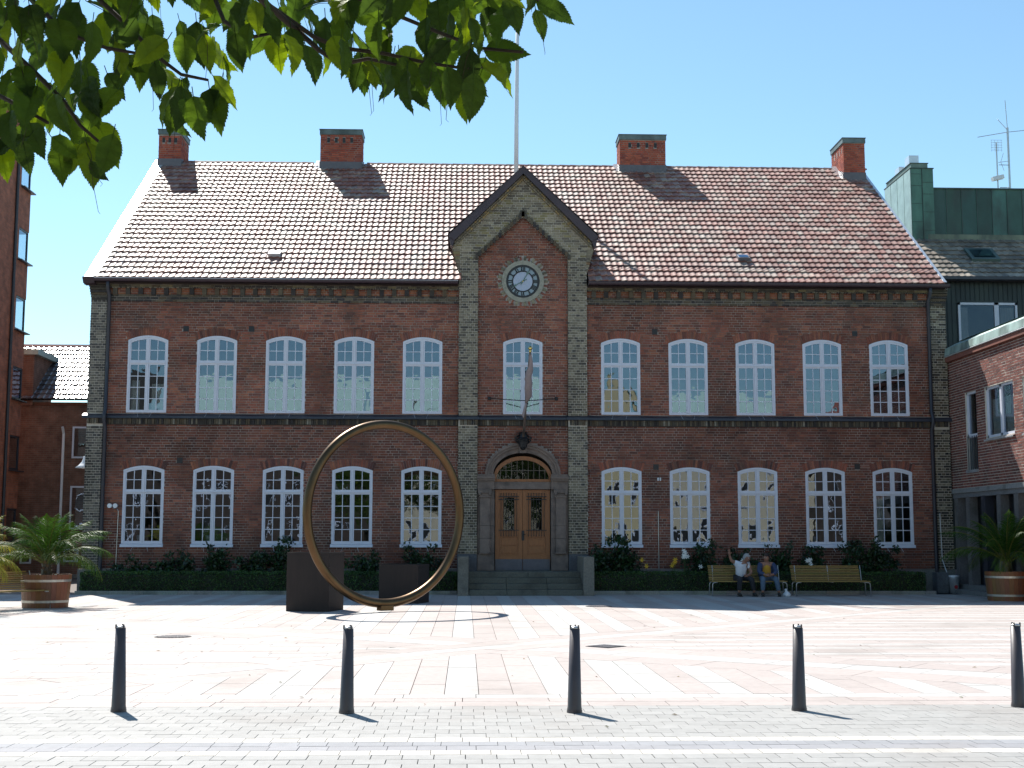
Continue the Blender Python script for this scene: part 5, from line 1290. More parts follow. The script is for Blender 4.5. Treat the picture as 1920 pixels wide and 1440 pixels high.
# leaf anchors (stalk end and tip, millimetres) of the overhanging branches
LEAF=[(-2504,-37009,2790,-2513,-36975,2667),(-2441,-37183,2737,-2449,-37190,2612),(-2352,-37460,2618,-2322,-37459,2509),(-2359,-37247,2709,-2320,-37274,2577),(-2310,-37463,2665,-2259,-37413,2597),(-2764,-37101,2601,-2743,-37112,2492),(-2657,-37231,2580,-2646,-37183,2466),(-2713,-36954,2719,-2657,-36916,2595),(-2799,-37257,2571,-2778,-37247,2481),(-2890,-37086,2701,-2863,-37111,2576),(-2632,-37159,2776,-2580,-37167,2699),(-2611,-36965,2899,-2592,-36989,2781),(-2532,-37085,2833,-2525,-37045,2741),(-2281,-37356,2809,-2267,-37314,2722),(-2239,-36969,2959,-2221,-36998,2831),(-2152,-37068,2892,-2119,-37098,2767),(-2173,-37190,2889,-2152,-37185,2784),(-2029,-37370,2794,-2027,-37374,2688),(-2013,-37009,2891,-2000,-37013,2770),(-1953,-37403,2720,-1926,-37377,2629),(-1977,-37223,2817,-1957,-37189,2727),(-1873,-37351,2727,-1857,-37355,2609),(-1912,-37012,2894,-1900,-37002,2779),(-1840,-37189,2798,-1832,-37200,2691),(-1777,-37484,2688,-1769,-37439,2595),(-1717,-37441,2689,-1726,-37403,2577),(-1726,-37272,2756,-1693,-37226,2678),(-1707,-37253,2776,-1617,-37208,2704),(-1693,-37159,2845,-1569,-37169,2833),(-1556,-37048,3029,-1447,-37024,2970),(-1555,-37082,2991,-1532,-37075,2902),(-1638,-37359,2910,-1606,-37338,2815),(-1727,-37428,2827,-1702,-37403,2734),(-1679,-37111,2986,-1665,-37111,2865),(-2947,-37013,2647,-2909,-37028,2523),(-2732,-37258,2580,-2670,-37224,2532),(-2633,-37264,2520,-2594,-37237,2476),(-2701,-37125,2601,-2738,-37080,2531),(-2890,-36897,2861,-2866,-36869,2759),(-2745,-37007,2867,-2721,-37025,2738),(-2641,-37065,2896,-2634,-37027,2803),(-2423,-37252,2848,-2417,-37237,2745),(-2388,-37205,2867,-2374,-37158,2774),(-2254,-37302,2857,-2252,-37300,2758),(-2211,-37492,2831,-2203,-37488,2745),(-2096,-37113,2950,-2085,-37069,2853),(-2059,-36938,3097,-2043,-36942,2975),(-1952,-36899,3009,-1943,-36914,2883),(-1947,-36998,3073,-1938,-37016,2940),(-1832,-37249,2898,-1830,-37273,2780),(-1784,-36978,3084,-1784,-36941,2965),(-1740,-37408,2861,-1739,-37396,2762),(-2650,-37015,2890,-2573,-37002,2831),(-2238,-36426,3383,-2261,-36484,3238),(-2861,-37198,3079,-2825,-37255,2959),(-2634,-37153,2925,-2695,-37161,2838),(-2621,-36607,2888,-2537,-36615,2783),(-1858,-36781,2976,-1953,-36841,2900),(-3151,-36541,3368,-3183,-36556,3224),(-2986,-36319,3353,-2993,-36339,3216),(-2876,-36523,3347,-2813,-36497,3272),(-2616,-37125,2802,-2666,-37100,2733),(-2562,-36595,2948,-2471,-36635,2823),(-2317,-36419,3262,-2252,-36410,3131),(-2215,-37278,3034,-2232,-37268,2936),(-3198,-36227,3189,-3233,-36170,3072),(-2997,-36845,2948,-3055,-36818,2828),(-2164,-37112,2893,-2123,-37129,2766),(-2798,-36694,2748,-2780,-36711,2638),(-2416,-37444,2756,-2483,-37464,2685),(-2513,-37442,2960,-2498,-37411,2870),(-2892,-37196,2953,-2929,-37166,2877),(-1688,-36276,3417,-1725,-36326,3279),(-2626,-37337,2704,-2585,-37373,2593),(-2295,-37136,2993,-2308,-37142,2867),(-2522,-37380,2914,-2538,-37374,2820),(-2601,-36724,3270,-2562,-36776,3105),(-2572,-37257,2851,-2631,-37300,2746),(-1685,-37098,3023,-1651,-37082,2927),(-1645,-37184,3063,-1605,-37191,2952),(-2632,-36602,2999,-2575,-36643,2860),(-2337,-36212,3492,-2408,-36153,3363),(-2302,-36689,3083,-2359,-36691,3003),(-2325,-37241,2901,-2331,-37266,2769),(-2343,-37402,2958,-2413,-37416,2876),(-2729,-36571,3233,-2662,-36596,3115),(-2407,-36733,3282,-2380,-36749,3178),(-2826,-36657,2785,-2886,-36687,2696),(-2700,-37347,2842,-2673,-37376,2731),(-1847,-37008,3176,-1758,-37022,3068),(-3016,-36626,2812,-3030,-36570,2700),(-2061,-36680,3161,-1940,-36738,3066),(-2454,-36279,3336,-2346,-36335,3222),(-3008,-36679,3030,-2991,-36682,2894),(-2661,-37193,2898,-2676,-37195,2777),(-2586,-36627,3097,-2582,-36631,2971),(-3148,-36341,3233,-3109,-36330,3132),(-2620,-36881,3070,-2687,-36825,2963),(-1670,-36554,3105,-1656,-36520,2989),(-2674,-37430,2628,-2624,-37442,2518),(-1752,-36365,3230,-1818,-36407,3098),(-1932,-37358,2914,-1988,-37374,2841),(-2064,-36637,3233,-2036,-36680,3118),(-2954,-36966,3094,-2866,-36977,3002),(-2901,-36313,2969,-2942,-36310,2834),(-2169,-37073,2978,-2074,-37065,3002),(-3073,-36337,2981,-3098,-36348,2836),(-1990,-36568,3081,-2082,-36606,2974),(-1946,-37338,2881,-2045,-37321,2839),(-2653,-36488,3108,-2683,-36494,2973),(-2687,-37160,2975,-2683,-37152,2878),(-2148,-37093,3080,-2093,-37062,3022),(-2054,-36498,3093,-1941,-36532,2980),(-3029,-36723,3125,-3068,-36685,3042),(-2998,-36400,3312,-3008,-36422,3191),(-2508,-36294,3147,-2493,-36296,3035),(-1820,-37369,2750,-1828,-37309,2690),(-2346,-36230,3399,-2335,-36243,3237),(-2386,-36863,3144,-2310,-36907,3029),(-3009,-36890,2742,-3026,-36888,2616),(-2765,-37354,2871,-2720,-37385,2758),(-2560,-37306,2683,-2599,-37365,2578),(-3023,-36337,3431,-3121,-36310,3358),(-2727,-36287,3513,-2743,-36319,3348),(-2727,-37089,2989,-2787,-37031,2911),(-2170,-37089,2872,-2188,-37054,2790),(-2760,-37324,2741,-2712,-37327,2671),(-3069,-36318,3180,-3111,-36339,3051),(-3003,-36427,3005,-3048,-36434,2904),(-1641,-36411,3368,-1660,-36383,3258),(-1853,-37198,3044,-1851,-37191,2940),(-2496,-36448,3284,-2514,-36468,3159),(-2557,-36249,3221,-2460,-36296,3094),(-2077,-37380,2825,-2014,-37339,2744),(-2018,-36962,3199,-1947,-36986,3073),(-2442,-36408,3170,-2429,-36416,3058),(-2488,-36200,3507,-2450,-36216,3337),(-3167,-36493,3114,-3161,-36502,2979),(-1897,-36297,3521,-1873,-36335,3367),(-1805,-36580,3058,-1769,-36608,2915),(-1878,-37125,2808,-1827,-37106,2707),(-1773,-37013,3131,-1774,-36958,3052),(-3250,-36209,3451,-3230,-36232,3308),(-2129,-36794,3211,-2098,-36786,3084),(-2429,-36934,3198,-2415,-36905,3113),(-3111,-36429,3159,-3174,-36439,3015),(-3120,-36446,3362,-3030,-36454,3275),(-2551,-37372,2556,-2590,-37336,2455),(-3053,-36239,3059,-3042,-36298,2900),(-2690,-37246,2750,-2746,-37262,2664),(-2779,-36947,3024,-2765,-36967,2879),(-3113,-36456,3395,-3157,-36488,3244),(-1871,-37273,2782,-1906,-37320,2663),(-1828,-36563,3301,-1804,-36600,3143),(-3008,-36785,2817,-3005,-36758,2695),(-2743,-37273,2998,-2744,-37321,2878),(-2152,-36812,3261,-2160,-36783,3174),(-1786,-36759,3078,-1848,-36807,2963),(-2493,-36712,3253,-2455,-36723,3138),(-2281,-36567,3161,-2312,-36553,3052),(-2834,-37268,2952,-2815,-37267,2845),(-1919,-37374,3001,-1925,-37385,2910),(-2848,-37387,2833,-2820,-37407,2729),(-2076,-36491,3336,-2130,-36438,3241),(-2907,-36890,2731,-2856,-36901,2619),(-1737,-36570,3013,-1785,-36542,2917),(-3067,-36668,2937,-3114,-36659,2822),(-1807,-37153,3072,-1838,-37172,2974),(-2817,-36917,2695,-2837,-36876,2588),(-3061,-36211,3233,-3074,-36240,3101),(-1520,-36275,3508,-1452,-36330,3399),(-1916,-37087,3046,-1957,-37046,2966),(-2820,-37237,2765,-2787,-37254,2671),(-2419,-36914,3138,-2468,-36868,3020),(-2738,-36606,3037,-2749,-36594,2919),(-2539,-36465,3136,-2474,-36521,2998),(-2786,-36830,2995,-2827,-36780,2905),(-2684,-37355,2763,-2681,-37361,2663),(-1993,-37208,2804,-2015,-37185,2728),(-2824,-36932,3158,-2802,-36904,3047),(-2064,-37243,2849,-2022,-37250,2745),(-2034,-36607,3298,-1954,-36628,3171),(-2010,-37454,2973,-2014,-37487,2874),(-1780,-36453,3168,-1810,-36461,3017),(-2705,-36986,3087,-2691,-36929,3012),(-2431,-36463,3300,-2500,-36414,3218),(-2810,-36685,2997,-2893,-36704,2882),(-1811,-37048,3027,-1798,-37091,2909),(-3159,-36603,3243,-3112,-36586,3163),(-2667,-36982,3109,-2640,-37018,2998),(-2805,-36773,3121,-2696,-36785,3027),(-1674,-37450,2868,-1596,-37475,2823),(-2261,-36641,3335,-2268,-36643,3179),(-2865,-37009,2656,-2950,-37059,2565),(-2101,-36249,3249,-2100,-36189,3138),(-3044,-36436,3183,-3017,-36496,3056),(-1541,-36440,3392,-1550,-36386,3271),(-2185,-36739,3113,-2138,-36730,2983),(-2262,-37191,3092,-2285,-37164,2996),(-1644,-36587,3057,-1621,-36578,2949),(-2230,-37224,2906,-2325,-37176,2835),(-1742,-37196,2889,-1699,-37247,2782),(-1826,-36624,2998,-1797,-36591,2882),(-1670,-37460,2848,-1677,-37508,2715),(-2275,-36578,3265,-2241,-36582,3166),(-2927,-36992,2985,-2941,-36986,2877),(-2021,-37186,2886,-1933,-37201,2798),(-2763,-37121,3099,-2793,-37110,3002),(-2751,-36213,3138,-2727,-36169,3046),(-2411,-37278,2673,-2374,-37310,2579),(-2340,-37343,2973,-2275,-37337,2892),(-2977,-36241,3043,-2983,-36286,2917),(-2063,-37044,3171,-2125,-37065,3044),(-2290,-36772,3017,-2245,-36828,2895),(-2563,-36552,2988,-2574,-36534,2876),(-2942,-36270,2937,-2936,-36280,2800),(-2476,-36866,3033,-2460,-36821,2915),(-1915,-36217,3243,-1852,-36262,3103),(-2707,-37198,3030,-2688,-37202,2901),(-1903,-37388,2959,-1886,-37330,2881),(-2715,-37049,3131,-2735,-37041,3033),(-2268,-37132,2973,-2211,-37149,2861),(-2821,-36948,3205,-2754,-36946,3081),(-2586,-37070,2959,-2676,-37015,2877),(-2776,-37235,2715,-2794,-37263,2597),(-2805,-36626,3052,-2839,-36649,2936),(-2264,-36597,3194,-2160,-36652,3081),(-2546,-37225,2797,-2516,-37182,2719),(-2459,-37002,3041,-2405,-37038,2904),(-2434,-36414,3223,-2467,-36385,3094),(-2615,-36844,3032,-2631,-36872,2929),(-1616,-37283,2925,-1658,-37330,2797),(-2880,-36568,3021,-2812,-36595,2884),(-1589,-37411,3001,-1600,-37413,2890),(-2435,-36265,3404,-2379,-36239,3292),(-2064,-36842,3089,-2068,-36893,2927),(-2412,-37341,2683,-2449,-37317,2590),(-2860,-36442,3407,-2729,-36481,3307),(-3044,-36331,2914,-2956,-36385,2818),(-2166,-37335,2816,-2145,-37362,2702),(-1937,-36373,3335,-1834,-36369,3215),(-1965,-36938,2984,-1972,-36902,2874),(-2557,-36789,3176,-2465,-36753,3086),(-3074,-36523,3018,-3094,-36558,2893),(-1512,-36436,3392,-1499,-36441,3247),(-1779,-37000,3015,-1791,-36983,2916),(-1618,-36855,3245,-1608,-36861,3135),(-2881,-36592,2982,-2893,-36539,2877),(-1935,-37466,2809,-1935,-37421,2723),(-2669,-36963,2920,-2697,-36952,2826),(-1744,-36983,3081,-1804,-37007,2986),(-2838,-36439,3236,-2836,-36419,3093),(-2838,-37387,2604,-2792,-37391,2518),(-2731,-36878,2667,-2810,-36927,2602),(-2630,-37331,2664,-2595,-37348,2579),(-2180,-37034,2943,-2145,-36979,2866),(-3177,-36353,3015,-3180,-36392,2861),(-2632,-36380,3229,-2577,-36368,3108),(-1475,-36506,3396,-1468,-36542,3246),(-1995,-36861,2939,-2005,-36846,2836),(-2761,-36196,3322,-2740,-36186,3179),(-1723,-37369,2775,-1737,-37313,2695),(-3013,-36700,2913,-3020,-36709,2771),(-1773,-37259,2834,-1853,-37249,2761),(-1715,-37297,3055,-1701,-37267,2963),(-1920,-37222,3048,-1853,-37185,2990),(-2995,-36544,2897,-2933,-36589,2763),(-1794,-36231,3543,-1702,-36238,3418),(-2806,-37333,2879,-2780,-37345,2779),(-2822,-36848,2987,-2830,-36887,2868),(-1683,-36410,3231,-1662,-36430,3104),(-2764,-37187,2973,-2815,-37171,2909),(-1527,-37332,2947,-1543,-37357,2826),(-2579,-36369,3468,-2548,-36405,3293),(-2406,-36658,3180,-2449,-36631,3085),(-2822,-37208,2869,-2805,-37251,2745),(-1743,-36526,3265,-1746,-36518,3123),(-1855,-37483,2872,-1903,-37470,2779),(-2952,-36291,3402,-2929,-36255,3270),(-2014,-36859,3190,-2047,-36838,3090),(-2889,-36639,2846,-2857,-36656,2731),(-2013,-37363,2917,-2039,-37420,2802),(-1713,-36685,3117,-1778,-36692,3026),(-2921,-36629,3175,-2942,-36576,3070),(-2036,-37099,2976,-1959,-37121,2870),(-3022,-36606,3183,-2906,-36614,3083),(-2212,-36313,3202,-2188,-36316,3063),(-2730,-36542,3329,-2696,-36518,3188),(-1925,-37016,2890,-1961,-37008,2771),(-1702,-37379,2944,-1778,-37429,2831),(-1838,-37008,3032,-1838,-36971,2944),(-2186,-36992,3060,-2204,-37003,2947),(-1673,-36687,3299,-1714,-36639,3186),(-1705,-36576,3343,-1758,-36629,3217),(-3231,-36259,3020,-3277,-36275,2903),(-2818,-37189,2652,-2819,-37248,2552),(-1630,-37163,3087,-1715,-37205,3008),(-2331,-37235,2735,-2353,-37282,2608),(-2058,-36873,3198,-2104,-36922,3092),(-2201,-36727,3326,-2213,-36761,3165),(-2752,-36650,2944,-2735,-36669,2835),(-2435,-37478,2954,-2388,-37527,2839),(-1933,-37085,2938,-1915,-37069,2825),(-1720,-36693,2919,-1730,-36729,2802),(-2519,-37192,3047,-2499,-37203,2922),(-2556,-36712,3024,-2578,-36750,2881),(-2240,-36336,3380,-2272,-36288,3250),(-1749,-37300,2719,-1677,-37319,2668),(-1633,-36965,3159,-1666,-36931,3072),(-2601,-36661,3296,-2539,-36710,3179),(-1683,-37065,2866,-1717,-37054,2765),(-2680,-36902,3087,-2679,-36901,2973),(-2742,-37050,2802,-2805,-37016,2701),(-2292,-37464,2782,-2357,-37416,2748),(-2193,-37436,2909,-2163,-37462,2789)]
TWIG=[[(-3.008,-37.092,2.958),(-2.806,-37.192,2.769),(-2.709,-37.242,2.672),(-2.653,-37.292,2.597),(-2.608,-37.292,2.558)],[(-3.037,-36.992,2.810),(-2.889,-37.092,2.720),(-2.761,-37.192,2.634)],[(-2.863,-36.892,3.194),(-2.642,-36.992,2.976),(-2.517,-37.092,2.838),(-2.451,-37.142,2.779),(-2.374,-37.192,2.748)],[(-2.365,-36.992,3.098),(-2.222,-37.092,2.970),(-2.113,-37.192,2.862),(-2.046,-37.192,2.835),(-1.936,-37.242,2.804),(-1.830,-37.292,2.763),(-1.739,-37.342,2.732),(-1.695,-37.342,2.736)],[(-2.209,-36.792,3.220),(-1.983,-36.992,3.030),(-1.809,-37.092,2.920),(-1.700,-37.192,2.840),(-1.597,-37.292,2.793)],[(-2.478,-36.792,3.215),(-2.376,-36.992,2.980),(-2.288,-37.092,2.898),(-2.220,-37.092,2.913)],[(-1.728,-36.892,3.214),(-1.617,-37.092,3.052),(-1.553,-37.192,2.968)],[(-2.159,-37.142,2.895),(-2.099,-37.192,2.827),(-2.040,-37.242,2.775),(-1.971,-37.292,2.771),(-1.881,-37.292,2.753)],[(-2.975,-36.892,3.132),(-2.794,-36.992,2.944),(-2.653,-37.092,2.864),(-2.572,-37.092,2.851)]]
# ------------------------------------------------------------------ planting beds
for (x0, x1) in ((-12.95, -1.97), (1.97, 12.1)):
    mb = MB(); mb.box(x0, x1, -1.36, -.13, -.01, .07); mb.build('flower_bed', 'soil')['kind'] = 'structure'
    kb = MB(); kb.box(x0, x1, -1.49, -1.36, -.02, .06, (.1, .1, .09)); ko = kb.build('kerb', 'joint'); ko['kind'] = 'structure'
    x = x0
    while x < x1 - .01:
        ln = min(.98, x1 - x); mb = MB(); mb.box(x + .003, x + ln - .003, -1.50, -1.355, -.01, .105, tuple(q * U(.92, 1.08) for q in (.26, .25, .22)))
        mb.build('kerbstone', 'stone', ko, bevel=.008); x += ln
def leafquad(mb, p, s, col, up=None, long=1.5):
    a = Vector((U(-1, 1), U(-1, 1), U(-.7, 1))); a = a.normalized() if a.length > .1 else Vector((0, 0, 1))
    b = a.orthogonal().normalized(); ang = U(0, 6.28); b = Matrix.Rotation(ang, 3, a) @ b; c = a.cross(b)
    b = b * s * long; c = c * s * .5
    mb.add([p - b * .5, p + c - b * .05, p + b * .5, p - c - b * .05], [(0, 1, 2, 3)], col)
GL = [(.035, .085, .02), (.05, .11, .025), (.025, .06, .018), (.065, .13, .03), (.045, .10, .02), (.10, .06, .03)]
def hedge(x0, x1, label):
    h = empty('hedge', label, 'hedge', ((x0 + x1) / 2, -.95, .07), 0, 'low hedges along the facade')
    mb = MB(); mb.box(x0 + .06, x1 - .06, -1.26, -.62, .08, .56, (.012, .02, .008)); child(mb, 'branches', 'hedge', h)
    mb = MB(); n = int((x1 - x0) * 1500)
    for i in range(n):
        x = U(x0, x1); f = R(); top = .63 + .03 * noise.noise(Vector((x * 2.2, 0, 0)))
        if f < .55: y = -1.30 + U(-.03, .06) + .03 * noise.noise(Vector((x * 3, 0, 1))); z = .09 + (top - .09) * R()
        elif f < .9: y = U(-1.3, -.58); z = top + U(-.05, .03)
        else: y = U(-1.3, -.58); z = U(.1, top); x = x0 + U(-.02, .05) if R() < .5 else x1 - U(-.02, .05)
        c = random.choice(GL[:5] if z > .35 or R() < .8 else GL); k = U(.7, 1.2) * (1 + .35 * noise.noise(Vector((x * 2.5, z * 4, 4))))
        leafquad(mb, Vector((x, y, z)), U(.022, .042), tuple(q * k for q in c))
    child(mb, 'foliage', 'hedge', h); h.children[-1]['kind'] = 'stuff'
hedge(-12.86, -1.99, 'long clipped green hedge in the bed left of the entrance steps')
hedge(1.99, 11.86, 'long clipped green hedge behind the benches right of the steps')
def shrub(x, y, h, w, label, n=900, dens=1.0, loose=.35, cols=None):
    o = empty('shrub', label, 'shrub', (x, y, .07), 0, 'evergreen shrubs along the brick wall')
    cols = cols or [(.016, .042, .014), (.022, .055, .018), (.012, .03, .012), (.03, .06, .022)]
    tips = []
    mb = MB()
    for k in range(9):
        a = U(0, 6.28); rr = U(.2, 1) * w * .5; t = Vector((x + rr * cos(a), y + rr * sin(a) * .5, h * U(.6, 1.0)))
        b = Vector((x + U(-.1, .1), y + U(-.05, .05), .07)); m = (b + t) / 2 + Vector((U(-.08, .08), 0, 0)); mb.tube([b, m, t], [.014, .01, .004], 5); tips.append((b, m, t))
    child(mb, 'stems', 'bark', o)
    mb = MB()
    cl = [(t + Vector((U(-.08, .08), U(-.06, .06), U(-.05, .05))), U(.10, .2)) for b, m, t in tips] + [(m + (t - m) * U(0, .8), U(.12, .24)) for b, m, t in tips] * 2
    cl += [(Vector((x + U(-.4, .4) * w, y + U(-.12, .12), h * U(.35, .7))), U(.12, .22)) for _ in range(int(12 * dens))]
    for i in range(int(n * dens)):
        c, r = random.choice(cl); d = Vector((random.gauss(0, .5), random.gauss(0, .45), random.gauss(0, .5))) * r
        p = c + d
        if p.z < .3: p.z = .3 + R() * .2
        if p.y > -.08: p.y = -.08 - R() * .1
        leafquad(mb, p, U(.05, .085), tuple(q * U(.7, 1.3) for q in random.choice(cols)), long=1.7)
    child(mb, 'foliage', 'shrub', o)
for a in ((-11.65, -.45, 1.05, 1.5, 'broad dark shrub under the leftmost ground floor window'),
          (-10.35, -.42, 1.18, 1.3, 'dark shrub left of the second ground floor window from the left'),
          (-9.1, -.42, 1.42, 1.0, 'slim shrub reaching the sill of the second window from the left'),
          (-8.1, -.42, 1.15, 1.0, 'low shrub between the second and third windows from the left'),
          (-7.15, -.42, 1.60, .95, 'upright shrub in front of the third window from the left'),
          (-4.75, -.42, 1.25, 1.3, 'dark shrub seen through the ring under the fourth window'),
          (-3.0, -.45, 1.45, 1.5, 'dense shrub seen through the ring under the window beside the pilaster'),
          (2.72, -.48, 1.72, 1.7, 'large dense rounded shrub just right of the entrance steps'),
          (5.25, -.45, 1.50, 1.25, 'dark shrub under the second window right of the door behind the bench'),
          (6.5, -.42, 1.25, 1.3, 'low shrub behind the bench with two men'),
          (7.7, -.42, 1.45, 1.0, 'shrub between the two benches against the wall'),
          (8.75, -.42, 1.40, .8, 'thin twiggy shrub behind the empty bench'),
          (10.45, -.50, 1.68, 2.0, 'large dense shrub under the last window on the right')):
    dn = 2.0 if a[3] >= 1.7 else 1.0
    shrub(a[0], a[1], a[2], a[3], a[4], n=950, dens=dn)
def lily(x, z, col, label, n=1, tall=True, y=-1.0):
    o = empty('lily', label, 'flower', (x, y, .07), 0, 'lilies in the flower bed'); mb = MB(); st = MB()
    for i in range(n):
        c = Vector((x + U(-.10, .10) * (n > 1), y + U(-.05, .02), z + U(-.12, .10) * (n > 1)))
        st.tube([(x + U(-.03, .03), y + .04, .08), (c.x, c.y + .03, c.z - .02)], .006, 5)
        for k in range(6):
            t = 2 * pi * k / 6 + U(-.2, .2); e = Vector((cos(t), 0, sin(t))); s = Vector((-sin(t), 0, cos(t)))
            mb.add([c, c + e * .035 + s * .018 - Vector((0, .03, 0)), c + e * .085 - Vector((0, .015, 0)), c + e * .035 - s * .018 - Vector((0, .03, 0))], [(0, 1, 2, 3)], col)
    child(st, 'stem', 'stem', o); child(mb, 'blossom', 'petal', o)
WH = (.8, .82, .8); YL = (.65, .42, .03)
lily(4.78, 1.18, WH, 'cluster of white lilies left of the bench under the second window', 6)
lily(4.45, .94, YL, 'yellow lilies beside the conduit right of the large shrub', 5)
lily(5.22, .80, WH, 'single low white lily at the left end of the occupied bench', 1)
lily(3.55, .92, YL, 'small yellow lily beside the large rounded shrub', 2)
lily(6.56, 1.02, WH, 'white lilies behind and between the two seated men', 2)
lily(8.45, .93, WH, 'white lilies just above the backrest of the empty bench', 4)
# ------------------------------------------------------------------ ring sculpture
ring = empty('ring_sculpture', 'huge upright bronze ring sculpture standing on the plaza', 'sculpture', (-3.5, -10.57, 0))
phi = radians(34.8); e = Vector((cos(phi), sin(phi), 0)); RC = 1.985
mb = MB(); mb.tube([Vector((-3.5, -10.57, .09 + .10 + RC)) + (e * cos(t) + Vector((0, 0, 1)) * sin(t)) * RC for t in [2 * pi * k / 160 for k in range(160)]], .100, 24, closed=True)
child(mb, 'ring', 'bronze', ring, smooth=True)
mb = MB(); mb.obox((-3.5, -10.57, .09), e * .165, Vector((-e.y, e.x, 0)) * .10, (0, 0, .06)); child(mb, 'foot', 'bronze', ring, bevel=.01)
# rusty steel blocks
def cort(cx, cy, hx, hy, h, rz, label):
    o = empty('steel_block', label, 'sculpture', (cx, cy, 0), 0, 'rusty steel blocks'); ca, sa = cos(rz), sin(rz); mb = MB()
    mb.obox((cx, cy, h / 2 - .03), (hx * ca, hx * sa, 0), (-hy * sa, hy * ca, 0), (0, 0, h / 2 - .03)); b = child(mb, 'body', 'corten', o, bevel=.006)
    mb = MB()
    for (ex, ey, lx, ly) in ((0, -hy + .02, hx, .02), (0, hy - .02, hx, .02), (-hx + .02, 0, .02, hy - .04), (hx - .02, 0, .02, hy - .04)):
        mb.obox((cx + ex * ca - ey * sa, cy + ex * sa + ey * ca, h - .03), (lx * ca, lx * sa, 0), (-ly * sa, ly * ca, 0), (0, 0, .03))
    child(mb, 'rim', 'corten', o)
    mb = MB(); mb.obox((cx, cy, h - .045), ((hx - .04) * ca, (hx - .04) * sa, 0), (-(hy - .04) * sa, (hy - .04) * ca, 0), (0, 0, .006)); child(mb, 'water_basin', 'glass_new', o)
cort(-5.12, -9.95, .50, .50, 1.31, radians(-14), 'rusty brown steel block left of the ring')
cort(-3.28, -6.35, .52, .45, .97, radians(-16), 'lower dark steel block seen through the ring')
# ------------------------------------------------------------------ bollards
def bollard(name_label, x, y, proto=None):
    if proto: return dup(proto, (x, y, 0), 0, name_label)
    b = empty('bollard', name_label, 'bollard', (0, 0, 0), 0, 'dark bollards along the walkway')
    mb = MB(); mb.lathe([(.070, 0), (.070, .035), (.066, .05), (.047, .775)], (0, 0, 0), 28, cap=True); mb.build('post', 'bollard', b, smooth=False)
    for p in b.children[0].data.polygons: p.use_smooth = abs(p.normal.z) < .5
    mb = MB(); mb.lathe([(.073, .0), (.073, .022)], (0, 0, .0), 28); mb.build('collar', 'bollard', b)
    mb = MB(); mb.lathe([(.044, .775), (.040, .792), (.020, .798)], (0, 0, 0), 28); mb.build('cap', 'steel', b, smooth=True)
    mb = MB()
    for k in range(3):
        a = k * 2.1 + .5; mb.obox((.043 * cos(a), .043 * sin(a), .79), (.006, 0, 0), (0, .006, 0), (0, 0, .02))
    mb.build('lug', 'bollard', b)
    b.location = (x, y, 0); return b
p0 = bollard('leftmost dark bollard, nearest the manhole cover', -4.98, -27.55)
bollard('second bollard from the left, below the ring sculpture', -2.83, -27.72, p0)
bollard('middle bollard in line with the right edge of the doorway', -.70, -27.72, p0)
bollard('fourth bollard from the left, in front of the occupied bench', 1.45, -27.62, p0)
bollard('bollard cut by the right edge of the picture', 3.66, -27.40, p0)
for i, c in enumerate([o for o in bpy.data.objects if o.name.startswith('bollard') and o.type == 'EMPTY']): c.rotation_euler = (radians(U(-.5, .5)), radians((-.5, .8, 0, .4, -.3)[i % 5]), U(0, 6))
# ------------------------------------------------------------------ benches
def bench(label, n=2.15):
    b = empty('park_bench', label, 'bench', (0, 0, 0), 0, 'slatted benches with bent steel legs'); h = n / 2
    WD = [(.31, .19, .045), (.27, .16, .04), (.34, .21, .055)]
    prof = []
    for k in range(7): prof.append((-.235 + k * .072, .415 + .010 * abs(k - 3) / 3 + (.0 if k else -.012), radians(0 + (2 if k > 4 else -6 if k == 0 else 0))))
    for k in range(9): t = k; prof.append((.262 + .006 * t + .0024 * t * t, .468 + .046 * t, radians(72 - 1.0 * t)))
    for i, (y, z, a) in enumerate(prof):
        mb = MB(); sh = (0 if i < 7 else -.00)
        mb.obox((0 if i < 7 else -.08, y, z), ((h if i < 7 else h - .08), 0, 0), (0, (.026 if i < 7 else .0140) * cos(a), (.026 if i < 7 else .0140) * sin(a)), (0, -.010 * sin(a), .010 * cos(a)), tuple(q * U(.85, 1.1) for q in random.choice(WD)))
        mb.build('seat_slat' if i < 7 else 'back_slat', 'wood', b)
    for x in (-h + .12, 0, h - .12):
        mb = MB(); mb.tube([(x, -.22, .395), (x, .22, .395), (x, .275, .44), (x, .32, .62), (x, .40, .86)], .011, 6); mb.build('slat_support', 'steel', b)
    for s in (-1, 1):
        for y in (-.24, .24):
            mb = MB(); x = s * (h - .16); xe = s * (h - .015)
            pts = [(x, y, .392)] + [(xe - s * .07 + s * .07 * sin(t), y * 1.0, .392 - .07 + .07 * cos(t)) for t in (0, .4, .8, 1.2, 1.57)] + [(xe + s * .01, y * 1.04, 0)]
            mb.tube(pts, .0145, 7); mb.build('leg', 'steel', b, smooth=True)
    return b
b1 = bench('slatted bench with two men sitting on it'); b1.location = (6.33, -2.44, 0)
b2 = dup(b1, (8.72, -2.44, 0), 0, 'empty slatted bench to the right of the two seated men')
th = radians(56); fx, fy = -11.33, -9.0
b3 = dup(b1, (fx - (cos(th) * 1.06 + sin(th) * .25), fy - (sin(th) * 1.06 - cos(th) * .25), 0), th, 'sunlit bench at the left edge beside the palm tub')
